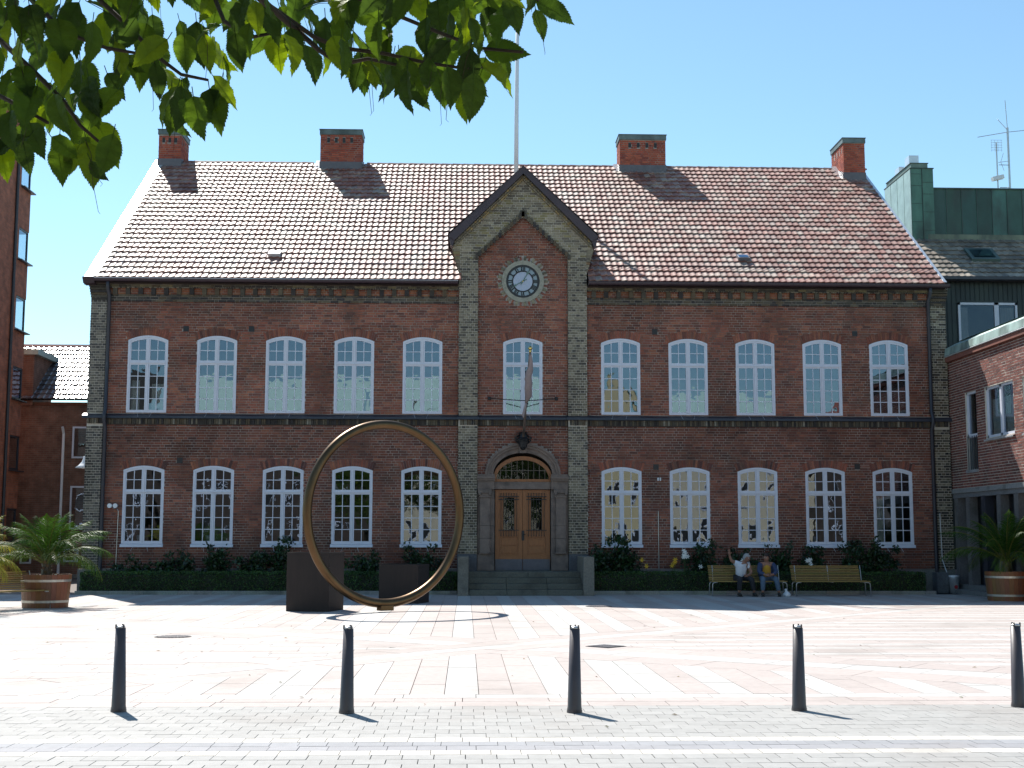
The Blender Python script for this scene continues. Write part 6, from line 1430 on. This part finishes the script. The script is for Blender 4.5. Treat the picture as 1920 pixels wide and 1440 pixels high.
# ------------------------------------------------------------------ people
def skin_mesh(verts, edges, rad, root=0, sub=2):
    me = bpy.data.meshes.new('tmp'); me.from_pydata(verts, edges, []); o = bpy.data.objects.new('tmp', me); COL.objects.link(o)
    sk = o.modifiers.new('s', 'SKIN'); sk.use_smooth_shade = True
    for i, v in enumerate(me.skin_vertices[0].data): r = rad[i]; v.radius = (r, r) if not isinstance(r, tuple) else r; v.use_root = (i == root)
    if sub: ss = o.modifiers.new('u', 'SUBSURF'); ss.levels = sub; ss.render_levels = sub
    dg = bpy.context.evaluated_depsgraph_get(); ev = o.evaluated_get(dg); m2 = ev.to_mesh()
    vs = [tuple(v.co) for v in m2.vertices]; fs = [tuple(p.vertices) for p in m2.polygons]; ev.to_mesh_clear()
    bpy.data.objects.remove(o); bpy.data.meshes.remove(me); return vs, fs
SK = (.30, .15, .10)
def hand_to(mb, wrist, d, side, curl=.5):
    """palm and five bent fingers from the wrist along d; side = thumb direction"""
    d = Vector(d).normalized(); s = Vector(side); s = (s - d * s.dot(d)).normalized(); n = d.cross(s); w = Vector(wrist)
    mb.tube([w - d * .02, w + d * .03, w + d * .085], [.026, .036, .033], 8, SK)
    for k, (o_, l) in enumerate(((.028, .068), (.010, .078), (-.009, .072), (-.027, .056))):
        b = w + d * .08 + s * o_; m = b + d * l * .5 + n * curl * .012; t = m + (d * (1 - curl * .8) + n * curl).normalized() * l * .5
        mb.tube([b, m, t], [.0105, .0095, .0075], 6, SK)
    b = w + d * .03 + s * .03; m = b + (d * .6 + s).normalized() * .035; mb.tube([b, m, m + (d + s * .3).normalized() * .03], [.013, .011, .009], 6, SK)
def person(label, pel, chest, neck, head, face, shL, elL, wrL, shR, elR, wrR, kneeL, ankL, kneeR, ankR, shirt, trous, hairc, sleeves, jacket=None, handL=None, handR=None):
    p = empty('person', label, 'person', (pel[0], pel[1], 0)); V = Vector
    pel, chest, neck, head = V(pel), V(chest), V(neck), V(head); face = V(face).normalized()
    hipL, hipR = pel + V((-.10, 0, -.02)), pel + V((.10, 0, -.02))
    vs = [pel, (pel + chest) / 2, chest, neck, shL, elL, wrL, shR, elR, wrR, hipL, kneeL, ankL, hipR, kneeR, ankR, neck + (head - neck) * .55, head]
    ed = [(0, 1), (1, 2), (2, 3), (2, 4), (4, 5), (5, 6), (2, 7), (7, 8), (8, 9), (0, 10), (10, 11), (11, 12), (0, 13), (13, 14), (14, 15), (3, 16), (16, 17)]
    rd = [(.15, .12), (.14, .11), (.145, .11), .058, .068, .046, .030, .068, .046, .030, .09, .062, .045, .09, .062, .045, .062, .085]
    bv, bf = skin_mesh([tuple(v) for v in vs], ed, rd)
    mb = MB(); mb.add(bv, bf, SK)
    # head with face, joined to the body surface
    up = (head - neck).normalized(); rt = face.cross(up).normalized(); up = rt.cross(face).normalized(); hc = head + up * .03
    hv = []; 
    n1, n2 = 16, 12
    for i in range(n2 + 1):
        ph = pi * i / n2
        for j in range(n1):
            t = 2 * pi * j / n1; u = sin(ph) * cos(t); f_ = sin(ph) * sin(t); z_ = -cos(ph)
            wdt = .077 * (1 - .22 * max(0, -z_) ** 1.5); dep = .098 * (1 - .10 * max(0, -z_)); zz = z_ * .118
            q = hc + rt * u * wdt + face * (f_ * dep + (.012 if z_ < -.5 and f_ > 0 else 0)) + up * zz; hv.append(q)
    mb.add(hv, [(i * n1 + j, i * n1 + (j + 1) % n1, (i + 1) * n1 + (j + 1) % n1, (i + 1) * n1 + j) for i in range(n2) for j in range(n1)], SK)
    fc_ = hc + face * .09
    mb.tube([fc_ + up * .02, fc_ + up * -.005 + face * .012, fc_ + up * -.022 + face * .024, fc_ - up * .03 + face * .004], [.008, .011, .016, .010], 7, SK)
    mb.obox(fc_ - up * .055 + face * .0, rt * .024, face * .008, up * .006, (.22, .07, .06))
    for s in (-1, 1):
        mb.ball(tuple(hc + rt * s * .078 + up * -.005), .022, SK, sc=(.6, 1, 1.3))
        mb.ball(tuple(fc_ + rt * s * .031 + up * .016 - face * .004), .011, (.75, .72, .7)); mb.ball(tuple(fc_ + rt * s * .031 + up * .016 + face * .005), .0055, (.02, .015, .01))
        mb.obox(fc_ + rt * s * .031 + up * .034 + face * .003, rt * .017, face * .004, up * .004, hairc)
    hand_to(mb, wrL, *handL); hand_to(mb, wrR, *handR)
    body = child(mb, 'body', 'skin', p, smooth=True)
    # hair: cap over the upper and back skull
    mb = MB(); hv = []; n1, n2 = 18, 8
    for i in range(n2 + 1):
        for j in range(n1):
            t = 2 * pi * j / n1; front = sin(t); lim = pi * (.36 if front > .3 else .62 - .18 * max(0, front)); ph = lim * i / n2
            rr = 1.09 + .03 * noise.noise(V((j * .7, i * .6, hairc[0] * 9)))
            hv.append(hc + rt * sin(ph) * cos(t) * .080 * rr + face * (sin(ph) * sin(t) * .100 * rr - .006) + up * cos(ph) * .122 * rr)
    mb.add(hv, [(i * n1 + j, i * n1 + (j + 1) % n1, (i + 1) * n1 + (j + 1) % n1, (i + 1) * n1 + j) for i in range(n2) for j in range(n1)], hairc)
    child(mb, 'hair', 'hair', p, smooth=True)
    # shirt
    sl = sleeves
    e1 = V(shL) + (V(elL) - V(shL)) * sl; e2 = V(shR) + (V(elR) - V(shR)) * sl
    vs = [pel + V((0, 0, .0)), (pel + chest) / 2, chest, chest + (neck - chest) * .72, shL, e1, shR, e2]; ed = [(0, 1), (1, 2), (2, 3), (2, 4), (4, 5), (2, 6), (6, 7)]
    rd = [(.175, .145), (.165, .135), (.165, .13), .075, .086, .072, .086, .072] if not jacket else [(.15, .145), (.15, .15), (.155, .15), .095, .06, .055, .06, .055]
    if jacket: vs, ed, rd = vs[:4], ed[:3], rd[:4]
    sv, sf = skin_mesh([tuple(v) for v in vs], ed, rd); mb = MB(); mb.add(sv, sf, shirt)
    for i in range(len(mb.v)): q = V(mb.v[i]); w_ = noise.noise(q * 11) * .010; mb.v[i] = (q.x + w_, q.y + w_, q.z)
    child(mb, 'shirt', 'cloth', p, smooth=True)
    if jacket:
        e1 = V(elL) + (V(wrL) - V(elL)) * .8; e2 = V(elR) + (V(wrR) - V(elR)) * .8
        for s, sh_, el_, wr_, e_ in ((-1, V(shL), V(elL), V(wrL), e1), (1, V(shR), V(elR), V(wrR), e2)):
            a = chest + V((s * .115, .02, .02)); b_ = (pel + chest) / 2 + V((s * .125, .02, 0)); c_ = pel + V((s * .14, .03, 0))
            sv, sf = skin_mesh([tuple(v) for v in (c_, b_, a, sh_, el_, e_)], [(0, 1), (1, 2), (2, 3), (3, 4), (4, 5)], [.10, .10, .10, .095, .068, .055], sub=2)
            mb = MB(); mb.add(sv, sf, jacket); child(mb, 'jacket_half', 'cloth', p, smooth=True)
    # trousers
    vs = [pel + V((0, .0, -.01)), hipL, kneeL, V(ankL) + (V(kneeL) - V(ankL)) * .12, hipR, kneeR, V(ankR) + (V(kneeR) - V(ankR)) * .12]
    sv, sf = skin_mesh([tuple(v) for v in vs], [(0, 1), (1, 2), (2, 3), (0, 4), (4, 5), (5, 6)], [(.16, .135), .108, .082, .066, .108, .082, .066]); mb = MB(); mb.add(sv, sf, trous); child(mb, 'trousers', 'cloth', p, smooth=True)
    for an in (ankL, ankR):
        a = V(an); mb = MB(); f = V((face.x * .2, -1, 0)).normalized()
        mb.tube([a - f * .06 + V((0, 0, -.035)), a + V((0, 0, -.03)), a + f * .10 + V((0, 0, -.05)), a + f * .19 + V((0, 0, -.062))], [.038, .050, .046, .028], 10, (.03, .025, .022))
        mb.obox(a + f * .06 + V((0, 0, -.088)), f * .14, V((f.y, -f.x, 0)) * .042, (0, 0, .008), (.02, .02, .02)); child(mb, 'shoe', 'cloth', p, smooth=False)
    return p
person('grey haired man in white t-shirt raising one arm on the bench',
       (6.12, -2.36, .50), (6.17, -2.44, .83), (6.22, -2.50, .97), (6.27, -2.55, 1.05), (.75, -.62, -.25),
       (6.00, -2.46, .93), (5.84, -2.52, 1.00), (5.79, -2.56, 1.17), (6.34, -2.44, .90), (6.42, -2.50, .66), (6.28, -2.66, .58),
       (6.03, -2.80, .50), (6.00, -2.78, .10), (6.36, -2.78, .50), (6.44, -2.74, .10), (.62, .64, .70), (.022, .022, .028), (.33, .33, .33), .55,
       handL=((-.15, -.1, 1), (.9, -.3, .1), .25), handR=((-.7, -.7, 0), (0, .2, 1), .6))
person('dark haired man in blue jacket and yellow shirt on the bench',
       (6.86, -2.36, .50), (6.86, -2.46, .84), (6.85, -2.52, .97), (6.84, -2.56, 1.06), (-.62, -.75, -.12),
       (6.68, -2.48, .92), (6.62, -2.58, .68), (6.78, -2.76, .60), (7.05, -2.48, .92), (7.12, -2.58, .68), (6.95, -2.76, .60),
       (6.68, -2.80, .50), (6.67, -2.80, .10), (7.06, -2.80, .50), (7.14, -2.78, .10), (.50, .27, .03), (.085, .13, .19), (.035, .022, .018), .5,
       jacket=(.035, .055, .12), handL=((.9, -.4, -.1), (0, 0, 1), .6), handR=((-.9, -.4, -.1), (0, 0, 1), .6))
# carrier bag
mb = MB(); mb.lathe([(.10, 0), (.125, .02), (.11, .06), (.075, .10), (.04, .13), (.035, .17), (.05, .20), (.02, .22)], (7.37, -2.66, 0), 14)
for i in range(len(mb.v)):
    v = Vector(mb.v[i]); q = noise.noise(v * 14) * .03; mb.v[i] = (v.x + q, v.y + noise.noise(v * 13 + Vector((5, 0, 0))) * .03, max(0, v.z + (q * .5 if v.z > .01 else 0)))
o = mb.build('carrier_bag', 'plastic', smooth=True); tag(o, 'crumpled white plastic bag on the ground at the end of the occupied bench', 'bag')
# ------------------------------------------------------------------ covers in the paving
def cover(x, y, r, label, sq=False):
    o = empty('manhole_cover', label, 'manhole cover', (x, y, 0), radians(45) if sq else 0, 'covers set in the paving'); mb = MB()
    if sq: mb.box(-r, r, -r, r, -.01, .006)
    else: mb.lathe([(r, -.01), (r, .006)], (0, 0, 0), 32)
    mb.build('frame', 'iron', o)
    mb = MB()
    for i in range(-5, 6):
        for j in range(-5, 6):
            px, py = i * r / 6, j * r / 6
            if sq or px * px + py * py < (r * .88) ** 2: mb.box(px - r / 16, px + r / 16, py - r / 16, py + r / 16, .006, .013)
    mb.build('tread_stud', 'lead', o)
cover(-6.55, -18.0, .30, 'round iron cover in the sunlit paving right of the leftmost bollard')
cover(.40, -20.1, .22, 'small square cover set diagonally near the middle bollard', True)
cover(1.48, -8.2, .32, 'round cover in the shade of the hall before the steps')
# ------------------------------------------------------------------ corner box and bucket
mb = MB(); mb.box(12.45, 12.80, -.62, -.2, .0, .62, (.12, .13, .14)); o = mb.build('cabinet', 'stone', bevel=.01); tag(o, 'grey utility box at the foot of the right corner pilaster', 'box')
bk = empty('bucket', 'pale bucket with a red mark in the corner by the right downpipe', 'bucket', (12.92, -.72, 0))
mb = MB(); mb.lathe([(.13, 0), (.15, .48), (.158, .50)], (0, 0, 0), 18); mb.build('body', 'zincw', bk, smooth=True)
mb = MB(); mb.lathe([(.155, .50), (.155, .54), (.05, .55)], (0, 0, 0), 18); mb.build('lid', 'plastic', bk)
mb = MB(); mb.tube([(.0, -.142, .2), (.0, -.150, .2)], .055, 12); mb.build('red_mark', 'poster_r', bk)
mb = MB(); mb.tube([(12.78, -.11, 2.4), (12.80, -.12, 1.0), (12.86, -.3, .62)], .012, 5); o = mb.build('hose', 'plastic'); tag(o, 'thin white hose hanging down the wall to the bucket', 'hose')
# ------------------------------------------------------------------ palms
def palm(label, x, y, seed, nfr=27, yellow=.0, scale=1.0, fl=1.45):
    rs = random.Random(seed)
    p = empty('potted_palm', label, 'palm', (x, y, 0), 0, 'palms in wooden tubs')
    st_ = MB()
    for k in range(17):   # trunk with old leaf bases
        a = k * 2.4; z = .72 + k * .018; r = .105 - .002 * k
        st_.obox((x + r * cos(a), y + r * sin(a), z + .03), (.035 * -sin(a), .035 * cos(a), 0), (.02 * cos(a), .02 * sin(a), .01), (.018 * cos(a), .018 * sin(a), .06), (.10 * rs.uniform(.6, 1.2), .055, .025))
    st_.lathe([(.13, .68), (.12, .85), (.09, 1.05), (.04, 1.12)], (x, y, 0), 12, (.06, .038, .02)); child(st_, 'trunk', 'barrel', p)
    for i in range(nfr):
        az = i * 2.39996 + rs.uniform(-.25, .25); lv = i / nfr
        el = radians(86 - 60 * lv ** 1.15 + rs.uniform(-6, 6)); L = fl * scale * rs.uniform(.88, 1.08) * (.72 + .3 * min(1, lv * 1.6)); droop = .55 + .75 * lv + rs.uniform(-.15, .2)
        pos = Vector((x + .05 * cos(az), y + .05 * sin(az), .98 + .10 * (1 - lv))); hd = Vector((cos(az), sin(az), 0)); a = el; mb = MB(); n = 24; pts = [pos.copy()]
        dirs = []
        for k in range(n):
            d = hd * cos(a) + Vector((0, 0, 1)) * sin(a); dirs.append(d); pos = pos + d * (L / n); pts.append(pos.copy()); a -= radians(2.0 + 2.6 * k / n) * droop
        tw = rs.uniform(-.3, .3); side = Vector((-sin(az), cos(az), 0))
        yl = yellow + .25 * max(0, lv - .6)
        base = lerp((.030, .078, .012), (.26, .24, .035), min(1, yl * rs.uniform(.5, 1.4)))
        mb.tube(pts, [.014 * (1 - .8 * k / n) + .002 for k in range(n + 1)], 5, lerp(base, (.25, .22, .06), .5))
        m = 38
        for k in range(m):
            t = .16 + .84 * k / (m - 1); q = t * n; i0 = min(n - 1, int(q)); P = pts[i0] + (pts[i0 + 1] - pts[i0]) * (q - i0); d = dirs[i0]
            upv = side.cross(d); ll = .40 * scale * (sin(pi * min(1, t * .95 + .10)) ** .6) * rs.uniform(.85, 1.1) + .05
            for s in (-1, 1):
                v = (side * s * .78 + d * (.55 + .5 * t) + upv * rs.uniform(.12, .5)).normalized(); tip = P + v * ll + Vector((0, 0, -.05 - .10 * lv)) * (ll / .4)
                mid = P + v * ll * .5 + Vector((0, 0, .008)); wv = (d - v * d.dot(v)).normalized() * .0075 * rs.uniform(.8, 1.3)
                kq = rs.uniform(.7, 1.3); c = tuple(w_ * kq for w_ in base)
                mb.add([P - wv * .5, P + wv * .5, mid + wv, tip, mid - wv], [(0, 1, 2, 4), (4, 2, 3)], c)
        child(mb, 'frond', 'palm', p)
    # tub of staves
    ns = 30; z1 = .77
    for k in range(ns):
        t0, t1 = 2 * pi * (k + .02) / ns, 2 * pi * (k + .98) / ns
        if sin((t0 + t1) / 2) > .35: continue
        mb = MB(); vs = []
        for (r, z) in ((.515, 0), (.575, z1), (.535, z1), (.475, 0)):
            for t in (t0, t1): vs.append((x + r * cos(t), y + r * sin(t), z))
        mb.add(vs, [(0, 1, 3, 2), (2, 3, 5, 4), (4, 5, 7, 6), (0, 2, 4, 6), (1, 7, 5, 3)], tuple(q_ * rs.uniform(.8, 1.2) for q_ in (.20, .075, .030))); child(mb, 'stave', 'barrel', p)
    mb = MB(); mb.lathe([(.51, 0), (.57, z1), (.53, z1), (.47, .1)], (x, y, 0), 30, (.17, .065, .03)); child(mb, 'tub_back', 'barrel', p)
    for z, r in ((.12, .530), (.60, .568)):
        mb = MB(); mb.lathe([(r, z), (r + .004, z + .055), (r - .02, z + .055), (r - .02, z)], (x, y, 0), 36, cap=False); child(mb, 'hoop', 'hoop', p)
    mb = MB(); mb.lathe([(.53, .70), (.2, .735), (.01, .74)], (x, y, 0), 24, (.05, .03, .02))
    for k in range(160): a, r = rs.uniform(0, 6.28), .5 * sqrt(rs.random()); mb.ball((x + r * cos(a), y + r * sin(a), .735), rs.uniform(.012, .028), tuple(rs.uniform(.08, .4) * q_ for q_ in (1, .85, .7)), n=5, m=3)
    child(mb, 'bark_mulch', 'barrel', p); p.children[-1]['kind'] = 'stuff'
palm('full green palm in a hooped wooden tub left of the hall', -11.58, -8.55, 4, fl=1.72)
palm('yellowing palm whose fronds reach in from the left edge', -12.75, -11.0, 8, yellow=.75, fl=1.62)
palm('palm in a wooden tub at the right edge before the shaded brick wall', 12.68, -5.25, 15, fl=1.85, nfr=30)

# ------------------------------------------------------------------ the tree over the camera
tree = empty('beech_tree', 'leafy tree whose drooping branches hang into the top left of the view', 'tree', (-6.2, -43.0, 0))
mb = MB(); T0 = Vector((-6.2, -43.0, 0))
mb.tube([T0 + Vector(v) for v in ((0, 0, -.05), (0, 0, .3), (.05, .02, 1.5), (.1, .1, 3.0), (.3, .3, 5.0), (.5, .4, 7.5), (.6, .6, 10.5))], [.36, .27, .23, .20, .16, .11, .04], 14); child(mb, 'trunk', 'bark', tree, smooth=True)
for tw in TWIG:
    a = Vector(tw[0]); j = T0 + Vector((.15, .2, 3.4 + R()))
    mb = MB(); pts = [j, j + (a - j) * .35 + Vector((0, 0, .45)), j + (a - j) * .72 + Vector((0, 0, .32)), a] ; r0 = [.05, .036, .02, .008]
    mb.tube(pts, r0, 7); k = len(tw); mb.tube([Vector(q) for q in tw], [.0075 - .005 * i / k for i in range(k)], 6); child(mb, 'branch', 'bark', tree, smooth=True)
def leaf_mesh(B, T, wfac, roll, col, mb):
    B, T = Vector(B), Vector(T); d = T - B; L = d.length; d /= L
    view = Vector((0, 1, .12)); s = d.cross(view).normalized(); s = Matrix.Rotation(roll, 3, d) @ s; n = s.cross(d).normalized()
    if n.y > 0: n = -n
    K = 9; vs = []; fs = []
    arch = U(.02, .12) * L; fold = U(.1, .45)
    for k in range(K + 1):
        t = k / K; w = wfac * L * (sin(pi * min(1, t ** .78)) ** .85) * (1 - .30 * t) * .5 * (1 - .55 * max(0, (t - .72) / .28))
        if k == K: w = 0
        c = B + d * (L * (.02 + .98 * t)) + n * (arch * sin(pi * t)) + Vector((0, 0, 0))
        dz = .0
        for q, sg in ((w, -1), (w * .5, -1), (0, 0), (w * .5, 1), (w, 1)):
            rip = .018 * L * (1 if k % 2 else -1) * (abs(q) / (w + 1e-6)) if w > 0 else 0
            vs.append(c + s * sg * q + n * (fold * q + rip))
    for k in range(K):
        for m in range(4): a = k * 5 + m; fs.append((a, a + 1, a + 6, a + 5))
    # serrated margin: small teeth pointing forward
    for k in range(1, K - 1):
        for a, b_, sg in ((k * 5, (k + 1) * 5, -1), (k * 5 + 4, (k + 1) * 5 + 4, 1)):
            pa, pb = vs[a], vs[b_]; m1 = pa + (pb - pa) * .5
            i = len(vs)
            vs.append(pa + (pb - pa) * .62 + s * sg * .028 * L); vs.append(m1)
            fs.append((a, i + 1, i)); 
            vs.append(pa + (pb - pa) * 1.12 + s * sg * .022 * L); fs.append((i + 1, b_, i + 2))
    mb.add(vs, fs, col)
    # midrib and stalk
    mb.tube([B - d * .012 + Vector((0, 0, .008)), B, B + d * L * .5 - n * .0015 + n * arch, T], [.0011, .0011, .0009, .0003], 4, tuple(q * 1.5 for q in col))
LC = [(.038, .072, .010), (.030, .060, .010), (.048, .088, .012), (.026, .050, .010), (.10, .155, .016)]
random.seed(21); LEAF = LEAF[:53] + random.sample(LEAF[53:], 205)
for i, q in enumerate(LEAF):
    B, T = Vector(q[:3]) / 1000, Vector(q[3:]) / 1000
    if i > 52: T = T + (T - B) * U(-.05, .15)
    roll = random.gauss(0, .75) if i > 48 else random.gauss(0, .5)
    kk = U(.75, 1.2); col = tuple(w_ * kk for w_ in random.choice(LC))
    if i < 296: mb = MB(); leaf_mesh(B, T, U(.46, .62), roll, col, mb); child(mb, 'leaf', 'leaf', tree)
    else:
        if i == 296: lrest = MB()
        leaf_mesh(B, T, .62, roll, col, lrest)
mb = MB()
for i in range(0, len(LEAF), 6):
    q = LEAF[i]; B = Vector(q[:3]) / 1000; T = Vector(q[3:]) / 1000; L_ = (T - B).length
    a = B + (T - B) * .3 + Vector((U(-.02, .02), -.01, 0)); e_ = T + Vector((U(-.02, .02), 0, -L_ * U(.05, .45)))
    mb.tube([B, a, (a + e_) / 2 + Vector((U(-.006, .006), 0, 0)), e_, e_ + Vector((U(-.006, .006), 0, -.006))], [.0009, .0008, .0007, .0006, .0004], 4)
child(mb, 'hanging_twig', 'bark', tree)
# unseen rest of the crown, massed in the sun's path to shade the leaves
cm = MB(); camo = Vector((-1.73, -40.39, 1.62)); cnt = 0; rs = random.Random(3)
clumps = []
while len(clumps) < 340:
    c = Vector((rs.gauss(-4.6, 2.4), rs.gauss(-37.2, 2.3), rs.uniform(3.4, 8.2)))
    if c.y < -45: continue
    v = c - camo
    el = math.degrees(atan2(v.z, sqrt(v.x ** 2 + v.y ** 2)))
    if v.y > 0 and el < 30: continue
    if v.y <= .3 and v.length < 2.0: continue
    if c.x > -.9 and v.y > 0: continue
    clumps.append(c)
for c in clumps:
    for k in range(52):
        p = c + Vector((rs.gauss(0, .28), rs.gauss(0, .28), rs.gauss(0, .22))); v = p - camo
        if v.y > 0 and math.degrees(atan2(v.z, sqrt(v.x ** 2 + v.y ** 2))) < 27: continue
        leafquad(cm, p, U(.075, .11), tuple(w_ * U(.8, 1.2) for w_ in rs.choice(LC)), long=1.6)
if 'lrest' in globals(): cm.add(lrest.v, lrest.f, (.08, .13, .03))
child(cm, 'crown', 'leaf', tree); tree.children[-1]['kind'] = 'stuff'
mb = MB()
for k in range(14):
    a = k * 2.4; j = T0 + Vector((.3, .3, 3.2 + k * .4)); e_ = j + Vector((cos(a) * 3.0, sin(a) * 2.4 + .6, 1.4))
    if (e_ - camo).y > 0 and e_.z < 4.2: e_.z = 4.8
    mb.tube([j, (j + e_) / 2 + Vector((0, 0, .4)), e_], [.06, .035, .01], 6)
child(mb, 'limb', 'bark', tree, smooth=True)
# a second street tree farther back, seen only in the mirrored windows
t2 = empty('street_tree', 'broad street tree mirrored in the ground floor windows', 'tree', (-9, -58, 0)); mb = MB()
mb.tube([(-9, -58, 0), (-9, -58, 3), (-8.8, -58, 6)], [.25, .2, .1], 10); child(mb, 'trunk', 'bark', t2); mb = MB()
for k in range(26):
    c = Vector((rs.gauss(-9, 1.9), rs.gauss(-58, 1.5), rs.uniform(3.6, 7.6)))
    for m in range(60): leafquad(mb, c + Vector((rs.gauss(0, .6), rs.gauss(0, .6), rs.gauss(0, .5))), .28, tuple(w_ * U(.8, 1.2) for w_ in rs.choice(LC)))
child(mb, 'crown', 'leaf', t2)
t3 = dup(t2, (3.5, -55, 0), 1.0, 'second street tree mirrored in the ground floor windows right of the door'); t2['group'] = t3['group'] = 'street trees across the square'

# ------------------------------------------------------------------ litter on the paving
mb = MB(); rs = random.Random(77)
for k in range(60):
    x, y = rs.uniform(-9, 7), rs.uniform(-29, -12)
    a = rs.uniform(0, 6.28); l = rs.uniform(.012, .04); c = rs.choice([(.12, .09, .04), (.07, .05, .03), (.18, .15, .06), (.10, .11, .05)])
    d = Vector((cos(a), sin(a), 0)); n = Vector((-sin(a), cos(a), 0)); p = Vector((x, y, .004))
    mb.add([p - d * l, p + n * l * .5 + Vector((0, 0, .010)), p + d * l + Vector((0, 0, .006)), p - n * l * .5 + Vector((0, 0, .012))], [(0, 1, 2, 3)], c)
o = mb.build('leaf_litter', 'hedge'); tag(o, 'scattered dry leaf scraps lying on the sunlit paving', 'litter', kind='stuff')
